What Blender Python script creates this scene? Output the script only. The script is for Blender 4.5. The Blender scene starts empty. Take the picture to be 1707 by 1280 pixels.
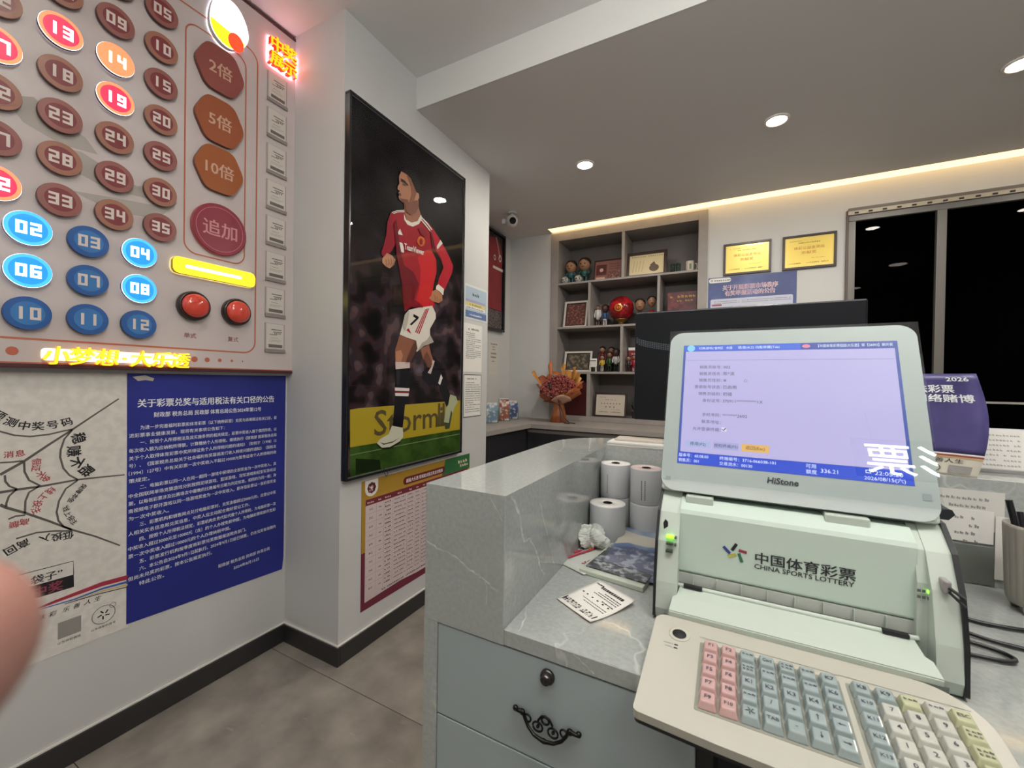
import bpy, math, random
from mathutils import Matrix, Vector

# ------------------------------------------------------------------ camera, world, exposure
SC = bpy.context.scene
COL = SC.collection
random.seed(7)
FPX = 689.61
YAW, PITCH, ROLL = math.radians(27.7735), math.radians(-0.4815), math.radians(0.8663)
CAMZ = 1.25
cam_data = bpy.data.cameras.new('camera')
cam_data.sensor_fit = 'HORIZONTAL'
cam_data.sensor_width = 36.0
cam_data.lens = 36.0 * FPX / 1707.0
cam_data.clip_start = 0.003
cam_data.clip_end = 60
cam = bpy.data.objects.new('camera', cam_data)
COL.objects.link(cam)
_f = Vector((-math.sin(YAW) * math.cos(PITCH), math.cos(YAW) * math.cos(PITCH), math.sin(PITCH)))
_r = Vector((math.cos(YAW), math.sin(YAW), 0))
_u = _r.cross(_f)
CR = _r * math.cos(ROLL) + _u * math.sin(ROLL)
CU = -_r * math.sin(ROLL) + _u * math.cos(ROLL)
CF = _f
cam.matrix_world = Matrix(((CR.x, CU.x, -CF.x, 0), (CR.y, CU.y, -CF.y, 0), (CR.z, CU.z, -CF.z, CAMZ), (0, 0, 0, 1)))
cam_data.dof.use_dof = True
cam_data.dof.focus_distance = 1.6
cam_data.dof.aperture_fstop = cam_data.lens / 1.4      # ~1.4 mm pupil, a phone lens
SC.camera = cam

world = bpy.data.worlds.new('night')
SC.world = world
world.use_nodes = True
world.node_tree.nodes['Background'].inputs[0].default_value = (0.010, 0.012, 0.03, 1)
world.node_tree.nodes['Background'].inputs[1].default_value = 0.25

SC.view_settings.view_transform = 'Standard'
SC.view_settings.look = 'None'
SC.view_settings.gamma = 1
SC.view_settings.exposure = 0.27
SC.view_settings.use_curve_mapping = False
try:
    SC.cycles.use_denoising = True
    SC.cycles.max_bounces = 8
    SC.cycles.transparent_max_bounces = 12
    SC.cycles.sample_clamp_indirect = 6.0
    SC.cycles.caustics_reflective = False
    SC.cycles.caustics_refractive = False
except Exception:
    pass

LAMP_W = 8.2        # watts of each soffit downlight
PANEL_W = 2.5      # watts of each panel light over the customer area
FILL_TUBE_E = 72.0    # radiance of the added, unseen fill tube
COVE_E = 1.9        # cove diffuser radiance

# ------------------------------------------------------------------ materials
def lin(h):
    if isinstance(h, str):
        h = h.lstrip('#')
        c = [int(h[i:i + 2], 16) / 255 for i in (0, 2, 4)]
        return tuple((x / 12.92 if x <= .04045 else ((x + .055) / 1.055) ** 2.4) for x in c) + (1,)
    return tuple(h) + (1,) if len(h) == 3 else tuple(h)

MATS = {}
def mat(name, col, rough=.55, metal=0, emit=0, ecol=None, spec=.5, coat=0, noise=None, bump=None, alpha=None):
    """plain procedural principled material; noise=(scale, second colour, low, high); bump=(scale, strength)"""
    if name in MATS:
        return MATS[name]
    m = bpy.data.materials.new(name)
    m.use_nodes = True
    nt = m.node_tree
    b = nt.nodes['Principled BSDF']
    b.inputs['Base Color'].default_value = lin(col)
    b.inputs['Roughness'].default_value = rough
    b.inputs['Metallic'].default_value = metal
    b.inputs['Specular IOR Level'].default_value = spec
    b.inputs['Coat Weight'].default_value = coat
    if emit:
        b.inputs['Emission Color'].default_value = lin(ecol or col)
        b.inputs['Emission Strength'].default_value = emit
    if noise or bump:
        tc = nt.nodes.new('ShaderNodeTexCoord')
    if noise:
        n = nt.nodes.new('ShaderNodeTexNoise')
        n.inputs['Scale'].default_value = noise[0]
        n.inputs['Detail'].default_value = 5
        r = nt.nodes.new('ShaderNodeValToRGB')
        r.color_ramp.elements[0].position = noise[2]
        r.color_ramp.elements[1].position = noise[3]
        r.color_ramp.elements[0].color = lin(col)
        r.color_ramp.elements[1].color = lin(noise[1])
        nt.links.new(tc.outputs['Object'], n.inputs['Vector'])
        nt.links.new(n.outputs['Fac'], r.inputs['Fac'])
        nt.links.new(r.outputs['Color'], b.inputs['Base Color'])
    if bump:
        n2 = nt.nodes.new('ShaderNodeTexNoise')
        n2.inputs['Scale'].default_value = bump[0]
        n2.inputs['Detail'].default_value = 4
        bp = nt.nodes.new('ShaderNodeBump')
        bp.inputs['Strength'].default_value = bump[1]
        bp.inputs['Distance'].default_value = .01
        nt.links.new(tc.outputs['Object'], n2.inputs['Vector'])
        nt.links.new(n2.outputs['Fac'], bp.inputs['Height'])
        nt.links.new(bp.outputs['Normal'], b.inputs['Normal'])
    MATS[name] = m
    return m

def glass_mat(name, tint='#ffffff', rough=.0, ior=1.45, boost=1.0):
    """thin clear sheet: transparent body with a Fresnel reflection"""
    if name in MATS:
        return MATS[name]
    m = bpy.data.materials.new(name)
    m.use_nodes = True
    nt = m.node_tree
    for n in list(nt.nodes):
        nt.nodes.remove(n)
    out = nt.nodes.new('ShaderNodeOutputMaterial')
    t = nt.nodes.new('ShaderNodeBsdfTransparent')
    t.inputs[0].default_value = lin(tint)
    g = nt.nodes.new('ShaderNodeBsdfGlossy')
    g.inputs['Roughness'].default_value = rough
    fr = nt.nodes.new('ShaderNodeLayerWeight')          # facing ratio, same from both sides of the sheet
    fr.inputs['Blend'].default_value = .5
    pw5 = nt.nodes.new('ShaderNodeMath')
    pw5.operation = 'POWER'
    pw5.inputs[1].default_value = 5
    f0 = ((ior - 1) / (ior + 1)) ** 2
    mu = nt.nodes.new('ShaderNodeMath')
    mu.operation = 'MULTIPLY_ADD'
    mu.inputs[1].default_value = (1 - f0) * boost * .5
    mu.inputs[2].default_value = f0 * boost
    mu.use_clamp = True
    mx = nt.nodes.new('ShaderNodeMixShader')
    nt.links.new(fr.outputs['Facing'], pw5.inputs[0])
    nt.links.new(pw5.outputs[0], mu.inputs[0])
    nt.links.new(mu.outputs[0], mx.inputs[0])
    nt.links.new(t.outputs[0], mx.inputs[1])
    nt.links.new(g.outputs[0], mx.inputs[2])
    nt.links.new(mx.outputs[0], out.inputs[0])
    MATS[name] = m
    return m

def stone_mat():
    m = bpy.data.materials.new('veined_grey_stone')
    m.use_nodes = True
    nt = m.node_tree
    b = nt.nodes['Principled BSDF']
    b.inputs['Roughness'].default_value = .05
    b.inputs['Specular IOR Level'].default_value = .7
    tc = nt.nodes.new('ShaderNodeTexCoord')
    n1 = nt.nodes.new('ShaderNodeTexNoise'); n1.inputs['Scale'].default_value = 150; n1.inputs['Detail'].default_value = 6
    r1 = nt.nodes.new('ShaderNodeValToRGB')
    r1.color_ramp.elements[0].position = .3; r1.color_ramp.elements[0].color = lin('#9a9f9c')
    r1.color_ramp.elements[1].position = .75; r1.color_ramp.elements[1].color = lin('#a9adaa')
    n2 = nt.nodes.new('ShaderNodeTexNoise'); n2.inputs['Scale'].default_value = 4.2; n2.inputs['Detail'].default_value = 4; n2.inputs['Distortion'].default_value = .25
    mr = nt.nodes.new('ShaderNodeMath'); mr.operation = 'SUBTRACT'; mr.inputs[1].default_value = .5
    ab = nt.nodes.new('ShaderNodeMath'); ab.operation = 'ABSOLUTE'
    r2 = nt.nodes.new('ShaderNodeValToRGB')
    r2.color_ramp.elements[0].position = .0; r2.color_ramp.elements[0].color = (1, 1, 1, 1)
    r2.color_ramp.elements[1].position = .007; r2.color_ramp.elements[1].color = (0, 0, 0, 1)
    n3 = nt.nodes.new('ShaderNodeTexNoise'); n3.inputs['Scale'].default_value = 6; n3.inputs['Detail'].default_value = 2
    r3 = nt.nodes.new('ShaderNodeValToRGB')
    r3.color_ramp.elements[0].position = .50; r3.color_ramp.elements[1].position = .66
    mu = nt.nodes.new('ShaderNodeMath'); mu.operation = 'MULTIPLY'
    mx = nt.nodes.new('ShaderNodeMix'); mx.data_type = 'RGBA'
    mx.inputs[7].default_value = lin('#c6cac7')
    L = nt.links.new
    for n in (n1, n2, n3):
        L(tc.outputs['Object'], n.inputs['Vector'])
    L(n1.outputs['Fac'], r1.inputs['Fac'])
    L(n2.outputs['Fac'], mr.inputs[0]); L(mr.outputs[0], ab.inputs[0]); L(ab.outputs[0], r2.inputs['Fac'])
    L(n3.outputs['Fac'], r3.inputs['Fac'])
    L(r2.outputs['Color'], mu.inputs[0]); L(r3.outputs['Color'], mu.inputs[1])
    L(mu.outputs[0], mx.inputs[0]); L(r1.outputs['Color'], mx.inputs[6]); L(mx.outputs[2], b.inputs['Base Color'])
    MATS['veined_grey_stone'] = m
    return m

def floor_mat():
    m = mat('porcelain_tile', '#767069', .22, noise=(5.5, '#999289', .32, .72))
    nt = m.node_tree
    b = nt.nodes['Principled BSDF']
    tc = nt.nodes.new('ShaderNodeTexCoord')
    mp = nt.nodes.new('ShaderNodeMapping'); mp.inputs['Scale'].default_value = (4, 14, 1); mp.inputs['Rotation'].default_value = (0, 0, .9)
    n = nt.nodes.new('ShaderNodeTexNoise'); n.inputs['Scale'].default_value = 2.0; n.inputs['Detail'].default_value = 7
    r = nt.nodes.new('ShaderNodeValToRGB')
    r.color_ramp.elements[0].position = .66; r.color_ramp.elements[0].color = (0, 0, 0, 1)
    r.color_ramp.elements[1].position = .80; r.color_ramp.elements[1].color = (.6, .6, .6, 1)
    mx = nt.nodes.new('ShaderNodeMix'); mx.data_type = 'RGBA'; mx.inputs[7].default_value = lin('#a8a29a')
    src = b.inputs['Base Color'].links[0].from_socket
    L = nt.links.new
    L(tc.outputs['Object'], mp.inputs['Vector']); L(mp.outputs[0], n.inputs['Vector']); L(n.outputs['Fac'], r.inputs['Fac'])
    L(r.outputs['Color'], mx.inputs[0]); L(src, mx.inputs[6]); L(mx.outputs[2], b.inputs['Base Color'])
    return m

# ------------------------------------------------------------------ mesh builder
class MB:
    def __init__(s):
        s.v, s.f, s.m, s.sm = [], [], [], []
    def add(s, vs, fs, mi=0, smooth=False, M=None):
        o = len(s.v)
        s.v += [tuple(M @ Vector(v)) if M else tuple(v) for v in vs]
        for f in fs:
            s.f.append([i + o for i in f]); s.m.append(mi); s.sm.append(smooth)
        return s
    def box(s, a, b, mi=0, M=None):
        x0, y0, z0 = a; x1, y1, z1 = b
        vs = [(x0, y0, z0), (x1, y0, z0), (x1, y1, z0), (x0, y1, z0), (x0, y0, z1), (x1, y0, z1), (x1, y1, z1), (x0, y1, z1)]
        return s.add(vs, [(3, 2, 1, 0), (4, 5, 6, 7), (0, 1, 5, 4), (1, 2, 6, 5), (2, 3, 7, 6), (3, 0, 4, 7)], mi, M=M)
    def flat(s, pts, z=0, mi=0):
        a = sum(pts[i][0] * pts[(i + 1) % len(pts)][1] - pts[(i + 1) % len(pts)][0] * pts[i][1] for i in range(len(pts)))
        if a < 0:
            pts = pts[::-1]
        return s.add([(p[0], p[1], z) for p in pts], [tuple(range(len(pts)))], mi)
    def rect(s, x0, y0, x1, y1, z=0, mi=0):
        return s.flat([(x0, y0), (x1, y0), (x1, y1), (x0, y1)], z, mi)
    def prism(s, pts, z0, z1, mi=0, side=None, M=None, smooth=False):
        a = sum(pts[i][0] * pts[(i + 1) % len(pts)][1] - pts[(i + 1) % len(pts)][0] * pts[i][1] for i in range(len(pts)))
        if a < 0:
            pts = pts[::-1]
        n = len(pts)
        vs = [(p[0], p[1], z0) for p in pts] + [(p[0], p[1], z1) for p in pts]
        s.add(vs, [tuple(range(n))[::-1], tuple(range(n, 2 * n))], mi, M=M)
        s.add(vs, [(i, (i + 1) % n, n + (i + 1) % n, n + i) for i in range(n)], mi if side is None else side, smooth, M=M)
        return s
    def lathe(s, prof, n=24, M=None, mi=0, smooth=True, mis=None):
        """prof [(r,z)...] bottom to top, around local z"""
        vs, fs = [], []
        k = len(prof)
        for i in range(n):
            a = 2 * math.pi * i / n
            for r, z in prof:
                vs.append((r * math.cos(a), r * math.sin(a), z))
        for j in range(k - 1):
            f = [(i * k + j, ((i + 1) % n) * k + j, ((i + 1) % n) * k + j + 1, i * k + j + 1) for i in range(n)]
            s.add(vs if j == 0 else [], [], 0) if False else None
            fs.append(f)
        o = len(s.v)
        s.v += [tuple(M @ Vector(v)) if M else v for v in vs]
        for j, f in enumerate(fs):
            for q in f:
                s.f.append([i + o for i in q]); s.m.append(mis[j] if mis else mi); s.sm.append(smooth)
        loop = prof[0] == prof[-1]
        if prof[0][0] > 1e-6 and not loop:
            s.f.append([o + i * k for i in range(n)][::-1]); s.m.append(mis[0] if mis else mi); s.sm.append(False)
        if prof[-1][0] > 1e-6 and not loop:
            s.f.append([o + i * k + k - 1 for i in range(n)]); s.m.append(mis[-1] if mis else mi); s.sm.append(False)
        return s
    def ball(s, c, r, nu=14, nv=8, mi=0, M=None):
        r = (r, r, r) if not isinstance(r, (tuple, list)) else r
        T = Matrix.Translation(c) @ Matrix.Diagonal((r[0], r[1], r[2], 1))
        if M:
            T = M @ T
        prof = [(math.sin(math.pi * j / nv), -math.cos(math.pi * j / nv)) for j in range(nv + 1)]
        prof[0] = (0, -1); prof[-1] = (0, 1)
        return s.lathe(prof, nu, T, mi)
    def tube(s, pts, r, n=8, mi=0, closed=False, M=None):
        pts = [Vector(p) for p in pts]
        k = len(pts)
        rs = r if isinstance(r, (list, tuple)) else [r] * k
        vs, fs = [], []
        prev = None
        for i, p in enumerate(pts):
            if closed:
                t = pts[(i + 1) % k] - pts[i - 1]
            else:
                t = pts[min(i + 1, k - 1)] - pts[max(i - 1, 0)]
            t.normalize()
            if prev is None:
                up = Vector((0, 0, 1)) if abs(t.z) < .9 else Vector((1, 0, 0))
                a = t.cross(up).normalized()
            else:
                a = (prev - t * prev.dot(t)).normalized()
            prev = a
            b = t.cross(a)
            for j in range(n):
                q = 2 * math.pi * j / n
                vs.append(p + (a * math.cos(q) + b * math.sin(q)) * rs[i])
        for i in range(k if closed else k - 1):
            for j in range(n):
                fs.append((i * n + j, i * n + (j + 1) % n, ((i + 1) % k) * n + (j + 1) % n, ((i + 1) % k) * n + j))
        s.add(vs, fs, mi, True, M)
        if not closed:
            s.add(vs[:n], [tuple(range(n))[::-1]], mi, M=M)
            s.add(vs[-n:], [tuple(range(n))], mi, M=M)
        return s
    def stroke(s, pts, w, z=0, mi=0):
        """flat ribbon of width w (or list of widths) along 2-D points"""
        k = len(pts)
        ws = w if isinstance(w, (list, tuple)) else [w] * k
        L, R = [], []
        for i, p in enumerate(pts):
            a = pts[max(i - 1, 0)]; b = pts[min(i + 1, k - 1)]
            d = Vector((b[0] - a[0], b[1] - a[1])); d.normalize()
            L.append((p[0] - d.y * ws[i] / 2, p[1] + d.x * ws[i] / 2))
            R.append((p[0] + d.y * ws[i] / 2, p[1] - d.x * ws[i] / 2))
        for i in range(k - 1):
            s.flat([R[i], R[i + 1], L[i + 1], L[i]], z, mi)
        return s
    def text(s, t, x, y, size, z=0, mi=0, align='l', rot=0, bold=0, fit=None, depth=0, sx=1.0, shear=0, side=None, valign=None):
        c = bpy.data.curves.new('t', 'FONT')
        c.body = t
        cjk = any(ord(ch) > 0x2e80 for ch in t)
        c.offset = 0 if cjk else bold
        c.resolution_u = 2
        c.shear = shear
        o = bpy.data.objects.new('t', c)
        me = bpy.data.meshes.new_from_object(o)
        vs = [v.co.copy() for v in me.vertices]
        fs = [tuple(p.vertices) for p in me.polygons]
        bpy.data.objects.remove(o); bpy.data.curves.remove(c); bpy.data.meshes.remove(me)
        if not vs:
            return s
        x0 = min(v.x for v in vs); x1 = max(v.x for v in vs)
        k = size * sx
        if fit:
            k = fit / (x1 - x0)
        off = {'l': x0, 'c': (x0 + x1) / 2, 'r': x1}[align]
        yo = 0
        if valign == 'c':
            yo = (min(v.y for v in vs) + max(v.y for v in vs)) / 2
        ca, sa = math.cos(rot), math.sin(rot)
        def T(v, zz):
            px, py = (v.x - off) * k, (v.y - yo) * size
            return (x + px * ca - py * sa, y + px * sa + py * ca, zz)
        fs2 = []
        for f in fs:
            n = (vs[f[1]] - vs[f[0]]).cross(vs[f[2]] - vs[f[0]])
            fs2.append(f if n.z >= 0 else f[::-1])
        if cjk and bold > 0:
            # thicken by over-printing slightly shifted copies (outline offsetting breaks dense glyphs)
            bb = bold * size * .8
            shifts = [(-bb, 0), (bb, 0)] if bold < .012 else [(-bb, -bb * .5), (bb, -bb * .5), (-bb, bb * .5), (bb, bb * .5)]
        else:
            shifts = [(0, 0)]
        for si, (hx, hy) in enumerate(shifts):
            s.add([(p[0] + hx, p[1] + hy, p[2] + si * .00004) for p in (T(v, z + depth) for v in vs)], fs2, mi)
        if depth:
            cnt = {}
            for f in fs2:
                for i in range(len(f)):
                    a, b = f[i], f[(i + 1) % len(f)]
                    cnt[(a, b)] = 1
            w = [(a, b) for (a, b) in cnt if (b, a) not in cnt]
            n = len(vs)
            for hx, hy in shifts:
                base = [(p[0] + hx, p[1] + hy, p[2]) for p in ([T(v, z) for v in vs] + [T(v, z + depth) for v in vs])]
                s.add(base, [(a, b, n + b, n + a) for a, b in w], mi if side is None else side)
        return s
    def xf(s, M):
        s.v = [tuple(M @ Vector(v)) for v in s.v]
        return s
    def build(s, name, mats, parent=None, bevel=0, seg=2, kind=None, label=None):
        me = bpy.data.meshes.new(name)
        me.from_pydata(s.v, [], s.f)
        mats = mats if isinstance(mats, (list, tuple)) else [mats]
        for m in mats:
            me.materials.append(m)
        me.polygons.foreach_set('material_index', [min(i, len(mats) - 1) for i in s.m])
        me.polygons.foreach_set('use_smooth', s.sm)
        me.update()
        o = bpy.data.objects.new(name, me)
        COL.objects.link(o)
        if parent:
            o.parent = parent
        if bevel:
            md = o.modifiers.new('bevel', 'BEVEL')
            md.width = bevel; md.segments = seg; md.limit_method = 'ANGLE'; md.angle_limit = math.radians(40)
        if kind:
            o['kind'] = kind
        if label:
            o['label'] = label
        return o

def tag(o, label, cat, group=None):
    o['label'] = label; o['category'] = cat
    if group:
        o['group'] = group
    return o
def thing(name, label, cat, loc=(0, 0, 0), rot=None, group=None):
    o = bpy.data.objects.new(name, None)
    o.empty_display_size = .05
    COL.objects.link(o)
    M = Matrix.Translation(loc)
    if rot is not None:
        M = M @ (rot.to_4x4() if isinstance(rot, Matrix) else Matrix.Rotation(rot, 4, 'Z'))
    o.matrix_world = M
    return tag(o, label, cat, group)
def struct(o):
    o['kind'] = 'structure'
    return o
def cols(a, b, c):
    return Matrix((a, b, c)).transposed()
ON_LEFT = cols((0, 1, 0), (0, 0, 1), (1, 0, 0))      # local x=+Y, y=+Z, z=+X : print on a wall facing +X
ON_BACK = cols((1, 0, 0), (0, 0, 1), (0, -1, 0))     # print on a wall facing -Y
def rotz(a): return Matrix.Rotation(a, 3, 'Z')
def rotx(a): return Matrix.Rotation(a, 3, 'X')
def disc(r, n=24, cx=0, cy=0, ry=None, a0=0):
    return [(cx + r * math.cos(a0 + 2 * math.pi * i / n), cy + (ry or r) * math.sin(a0 + 2 * math.pi * i / n)) for i in range(n)]
def rrect(x0, y0, x1, y1, r, n=5):
    p = []
    for cx, cy, a in ((x1 - r, y1 - r, 0), (x0 + r, y1 - r, 90), (x0 + r, y0 + r, 180), (x1 - r, y0 + r, 270)):
        p += [(cx + r * math.cos(math.radians(a + 90 * i / n)), cy + r * math.sin(math.radians(a + 90 * i / n))) for i in range(n + 1)]
    return p
def ring(outer, inner, mb, z, mi=0):
    n = len(outer)
    for i in range(n):
        j = (i + 1) % n
        mb.flat([outer[i], outer[j], inner[j], inner[i]], z, mi)
SEG = {'0': 'abcdef', '1': 'bc', '2': 'abged', '3': 'abgcd', '4': 'fgbc', '5': 'afgcd', '6': 'afgedc', '7': 'abc', '8': 'abcdefg', '9': 'gfabcd'}
def seg_digits(mb, s, cx, cy, h, z, mi=0):
    """angular stroke numerals as printed on the lottery board"""
    w = h * .62; t = h * .2; gap = h * .17
    tot = len(s) * w + (len(s) - 1) * gap
    x = cx - tot / 2
    for ch in s:
        y0, y1 = cy - h / 2, cy + h / 2
        ym = cy
        R = {'a': (x, y1 - t, x + w, y1), 'd': (x, y0, x + w, y0 + t), 'g': (x, ym - t / 2, x + w, ym + t / 2),
             'f': (x, ym - t / 2, x + t, y1), 'e': (x, y0, x + t, ym + t / 2), 'b': (x + w - t, ym - t / 2, x + w, y1), 'c': (x + w - t, y0, x + w, ym + t / 2)}
        if ch == '1':
            mb.rect(x + w / 2 - t / 2, y0, x + w / 2 + t / 2, y1, z, mi)
        else:
            for kk, k in enumerate(SEG[ch]):
                mb.rect(*R[k], z + kk * .00006, mi)
        x += w + gap

def scribble(mb, x0, x1, y, size, z, seed=0, mi=0):
    """a line of print too small to read: short uneven marks"""
    r = random.Random(seed * 977 + int(abs(y) * 9999))
    x = x0
    while x < x1 - size * .3:
        w = size * r.uniform(.55, .85)
        if r.random() < .93:
            hh = size * r.uniform(.6, .85)
            mb.rect(x, y, x + w * .42, y + hh * r.uniform(.75, 1), z, mi)
            mb.rect(x + w * .30, y + hh * r.uniform(.3, .45), x + w, y + hh * r.uniform(.55, .72), z + .00002, mi)
            mb.rect(x + w * .55, y - size * .04, x + w * .92, y + hh * .3, z + .00004, mi)
        x += size * 1.0
# ------------------------------------------------------------------ materials used around
WALL = mat('wall_paint', '#c2c3c2', .6, noise=(1.5, '#cacbca', .3, .7))
CEIL = mat('ceiling_paint', '#e0e0e0', .7)
SOFF = mat('soffit_paint', '#dcdad8', .7)
SKIRT = mat('dark_skirting', '#2b2a2b', .35)
SKTOP = mat('skirting_edge', '#d8d6d0', .5)
STONE = stone_mat()
TILE = floor_mat()
GROUT = mat('tile_joint', '#3a3733', .8)
BLACK = mat('black_plastic', '#131418', .35)
DARKWOOD = mat('dark_wood', '#33231e', .4, noise=(30, '#452f27', .4, .6))
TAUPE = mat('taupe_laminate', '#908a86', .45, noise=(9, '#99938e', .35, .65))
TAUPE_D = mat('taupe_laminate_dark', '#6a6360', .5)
CHAR = mat('charcoal_laminate', '#2a2a2d', .3)
WHITE = mat('white_paper', '#e4e2dd', .6)
OFFW = mat('off_white_paper', '#d2d0ca', .6)
INK = mat('black_ink', '#17171a', .6)
GREYINK = mat('grey_ink', '#57575c', .6)
REDINK = mat('red_ink', '#b3162c', .6)
WHITEINK = mat('white_ink', '#eceff2', .5)
ALU = mat('grey_aluminium', '#7d7a75', .35, metal=.6)
CLEAR = glass_mat('clear_acrylic', '#f6f8f8', .02)

XL, XP, XA = -1.858, -1.488, -1.985      # left wall, pillar face, alcove wall
YP0, YP1 = 1.238, 2.45                   # pillar from front edge to back edge
YB = 3.70                                # back wall
YF, XR = -1.75, 2.9                      # wall behind the photographer, right-hand wall
ZC, ZS = 2.835, 2.67                     # ceiling, soffit
YBEAM = 1.708
YCOVE = 3.583

# floor: joint bed with separate tiles
fl = struct(MB().box((-2.1, YF - .1, -.05), (XR + .1, YB + .1, -.004)).build('floor', GROUT))
TW, TL = 1.30, .65
tile_me = None
ix = 0
x = -2.13
while x < XR:
    y = 1.17 - TL * 5
    while y < YB:
        x0, x1 = max(x, -2.05), min(x + TW, XR + .05)
        y0, y1 = max(y, YF - .05), min(y + TL, YB + .05)
        if x1 - x0 > .05 and y1 - y0 > .05:
            t = MB().box((0, 0, -.006), (x1 - x0 - .003, y1 - y0 - .003, 0)).build('tile', TILE, fl)
            t.location = (x0 + .0015, y0 + .0015, 0)
        y += TL
    x += TW

def wallbox(name, a, b, m=WALL):
    return struct(MB().box(a, b).build(name, m))
wl = wallbox('wall_left', (XL - .15, YF, 0), (XL, YP0, ZC + .05))
wallbox('wall_pillar', (XL - .15, YP0, 0), (XP, YP1, ZC + .05))
wallbox('wall_alcove', (XA - .1, YP1, 0), (XA, YB + .4, ZC + .05))
wallbox('wall_front', (XL - .15, YF - .1, 0), (XR + .1, YF, ZC + .05))
wallbox('wall_right', (XR, YF, 0), (XR + .1, YB + .4, ZC + .05))
# back wall: a frame of wall around the shelf niche and the window
SX0, SX1, SZ0, SZ1 = -1.535, -.178, .885, 2.655       # shelf unit opening
WX0, WX1, WZ0, WZ1 = .72, 2.75, .90, 2.50              # window opening
bw = MB()
bw.box((XA, YB, 0), (SX0, YB + .12, ZC)).box((SX0, YB, 0), (SX1, YB + .12, SZ0)).box((SX0, YB, SZ1), (SX1, YB + .12, ZC))
bw.box((SX1, YB, 0), (WX0, YB + .12, ZC)).box((WX0, YB, 0), (WX1, YB + .12, WZ0)).box((WX0, YB, WZ1), (WX1, YB + .12, ZC)).box((WX1, YB, 0), (XR, YB + .12, ZC))
struct(bw.build('wall_back', WALL))
# ceilings
wallbox('ceiling', (XL - .1, YF, ZC), (XR, YB + .12, ZC + .08), CEIL)
so = MB().box((XP, YBEAM, ZS), (XR, YP1, ZC)).box((XA, YP1, ZS), (XR, YCOVE, ZC)).box((XA, YCOVE, ZS), (-1.54, YB, ZC))
so.box((-1.54, YCOVE, ZS + .05), (XR, YB, ZC))
struct(so.build('ceiling_soffit', SOFF))
struct(MB().box((XP, YBEAM - .012, ZS), (XR, YBEAM, ZC)).build('trim_1', mat('beam_paint', '#d5d6d3', .6)))
# skirting
def skirt(name, a, b, top):
    o = struct(MB().box(a, b).build(name, SKIRT, bevel=.003))
    MB().box(*top).build('top_edge', SKTOP, o)
SH = .082
skirt('baseboard_left', (XL, YF, 0), (XL + .014, YP0, SH), ((XL, YF, SH), (XL + .008, YP0, SH + .005)))
skirt('baseboard_pillar_side', (XL + .014, YP0 - .014, 0), (XP + .014, YP0, SH), ((XL + .008, YP0 - .008, SH), (XP + .008, YP0, SH + .005)))
skirt('baseboard_pillar', (XP, YP0, 0), (XP + .014, YP1, SH), ((XP, YP0, SH), (XP + .008, YP1, SH + .005)))
skirt('baseboard_front', (XL, YF, 0), (XR, YF + .014, SH), ((XL, YF, SH), (XR, YF + .008, SH + .005)))
skirt('baseboard_right', (XR - .014, YF, 0), (XR, YB, SH), ((XR - .008, YF, SH), (XR, YB, SH + .005)))

# cove light along the back wall
cv = thing('cove_light', 'long warm white cove light strip running above the back wall', 'light strip', (-1.535, YCOVE, ZS))
MB().box((0, .004, .004), (XR + 1.53, YB - YCOVE - .004, .016)).build('diffuser', mat('cove_diffuser', '#ffe3b0', .5, emit=COVE_E, ecol='#ffd596'), cv)
MB().box((-.006, .002, .0), (0, YB - YCOVE - .002, .03)).build('end_cap', TAUPE, cv)

# recessed downlights in the soffit
def downlight(x, y, z, label, watts, r=.048, group='recessed downlights', name='downlight'):
    t = thing(name, label, 'ceiling light', (x, y, z), group=group)
    prof = [(r * .98, -.004), (r * 1.02, -.007), (r * 1.25, -.005), (r * 1.3, 0), (r * .98, 0), (r * .98, -.004)]
    MB().lathe(prof, 32).build('trim_ring', mat('lamp_trim', '#e8e4dc', .4), t)
    MB().lathe([(0, -.002), (r, -.002), (r, 0), (0, 0)], 32).build('lens', mat('lamp_lens', '#fff6e8', .4, emit=22, ecol='#fff3e2'), t)
    d = bpy.data.lights.new('lamp', 'AREA'); d.shape = 'DISK'; d.size = r * 2; d.energy = watts; d.color = (1, .92, .82)
    lo = bpy.data.objects.new('lamp', d); COL.objects.link(lo); lo.parent = t; lo.location = (0, 0, -.009)
    return t
downlight(-.864, 2.62, ZS, 'round recessed downlight nearest the poster pillar', LAMP_W)
downlight(.198, 2.63, ZS, 'round recessed downlight in the middle of the dropped ceiling', LAMP_W)
downlight(1.105, 2.64, ZS, 'round recessed downlight at the right edge of the dropped ceiling', LAMP_W)
downlight(2.05, 2.64, ZS, 'round recessed downlight at the far right of the dropped ceiling', LAMP_W)
for i, (px, py) in enumerate(((-.85, .45), (.75, -.25), (-.95, -1.1), (1.75, -1.1), (1.9, .35))):
    downlight(px, py, ZC, ['round ceiling panel light over the customer aisle', 'round ceiling panel light above the terminal', 'round ceiling panel light beside the entrance', 'round ceiling panel light by the hanging sign', 'round ceiling panel light at the right-hand wall'][i], PANEL_W, .09, 'round panel lights of the high ceiling', 'panel_light')

# unseen hanging tube, added to brighten ceiling, beam face and upper walls
tl = thing('fill_tube', 'added unseen white fill tube hanging over the counter seat', 'ceiling light', (.35, .20, 2.50))
MB().tube([(-.9, 0, 0), (.9, 0, 0)], .02, 12).build('tube', mat('fill_tube_lit', '#ffffff', .4, emit=FILL_TUBE_E, ecol='#fdfaf4'), tl)
for x_ in (-.92, .90):
    MB().tube([(x_, 0, 0), (x_ + .02, 0, 0)], .024, 12).build('end_cap', ALU, tl)
for x_ in (-.7, .7):
    MB().tube([(x_, 0, .02), (x_, 0, ZC - 2.50)], .003, 6).build('hanging_wire', ALU, tl)

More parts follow.
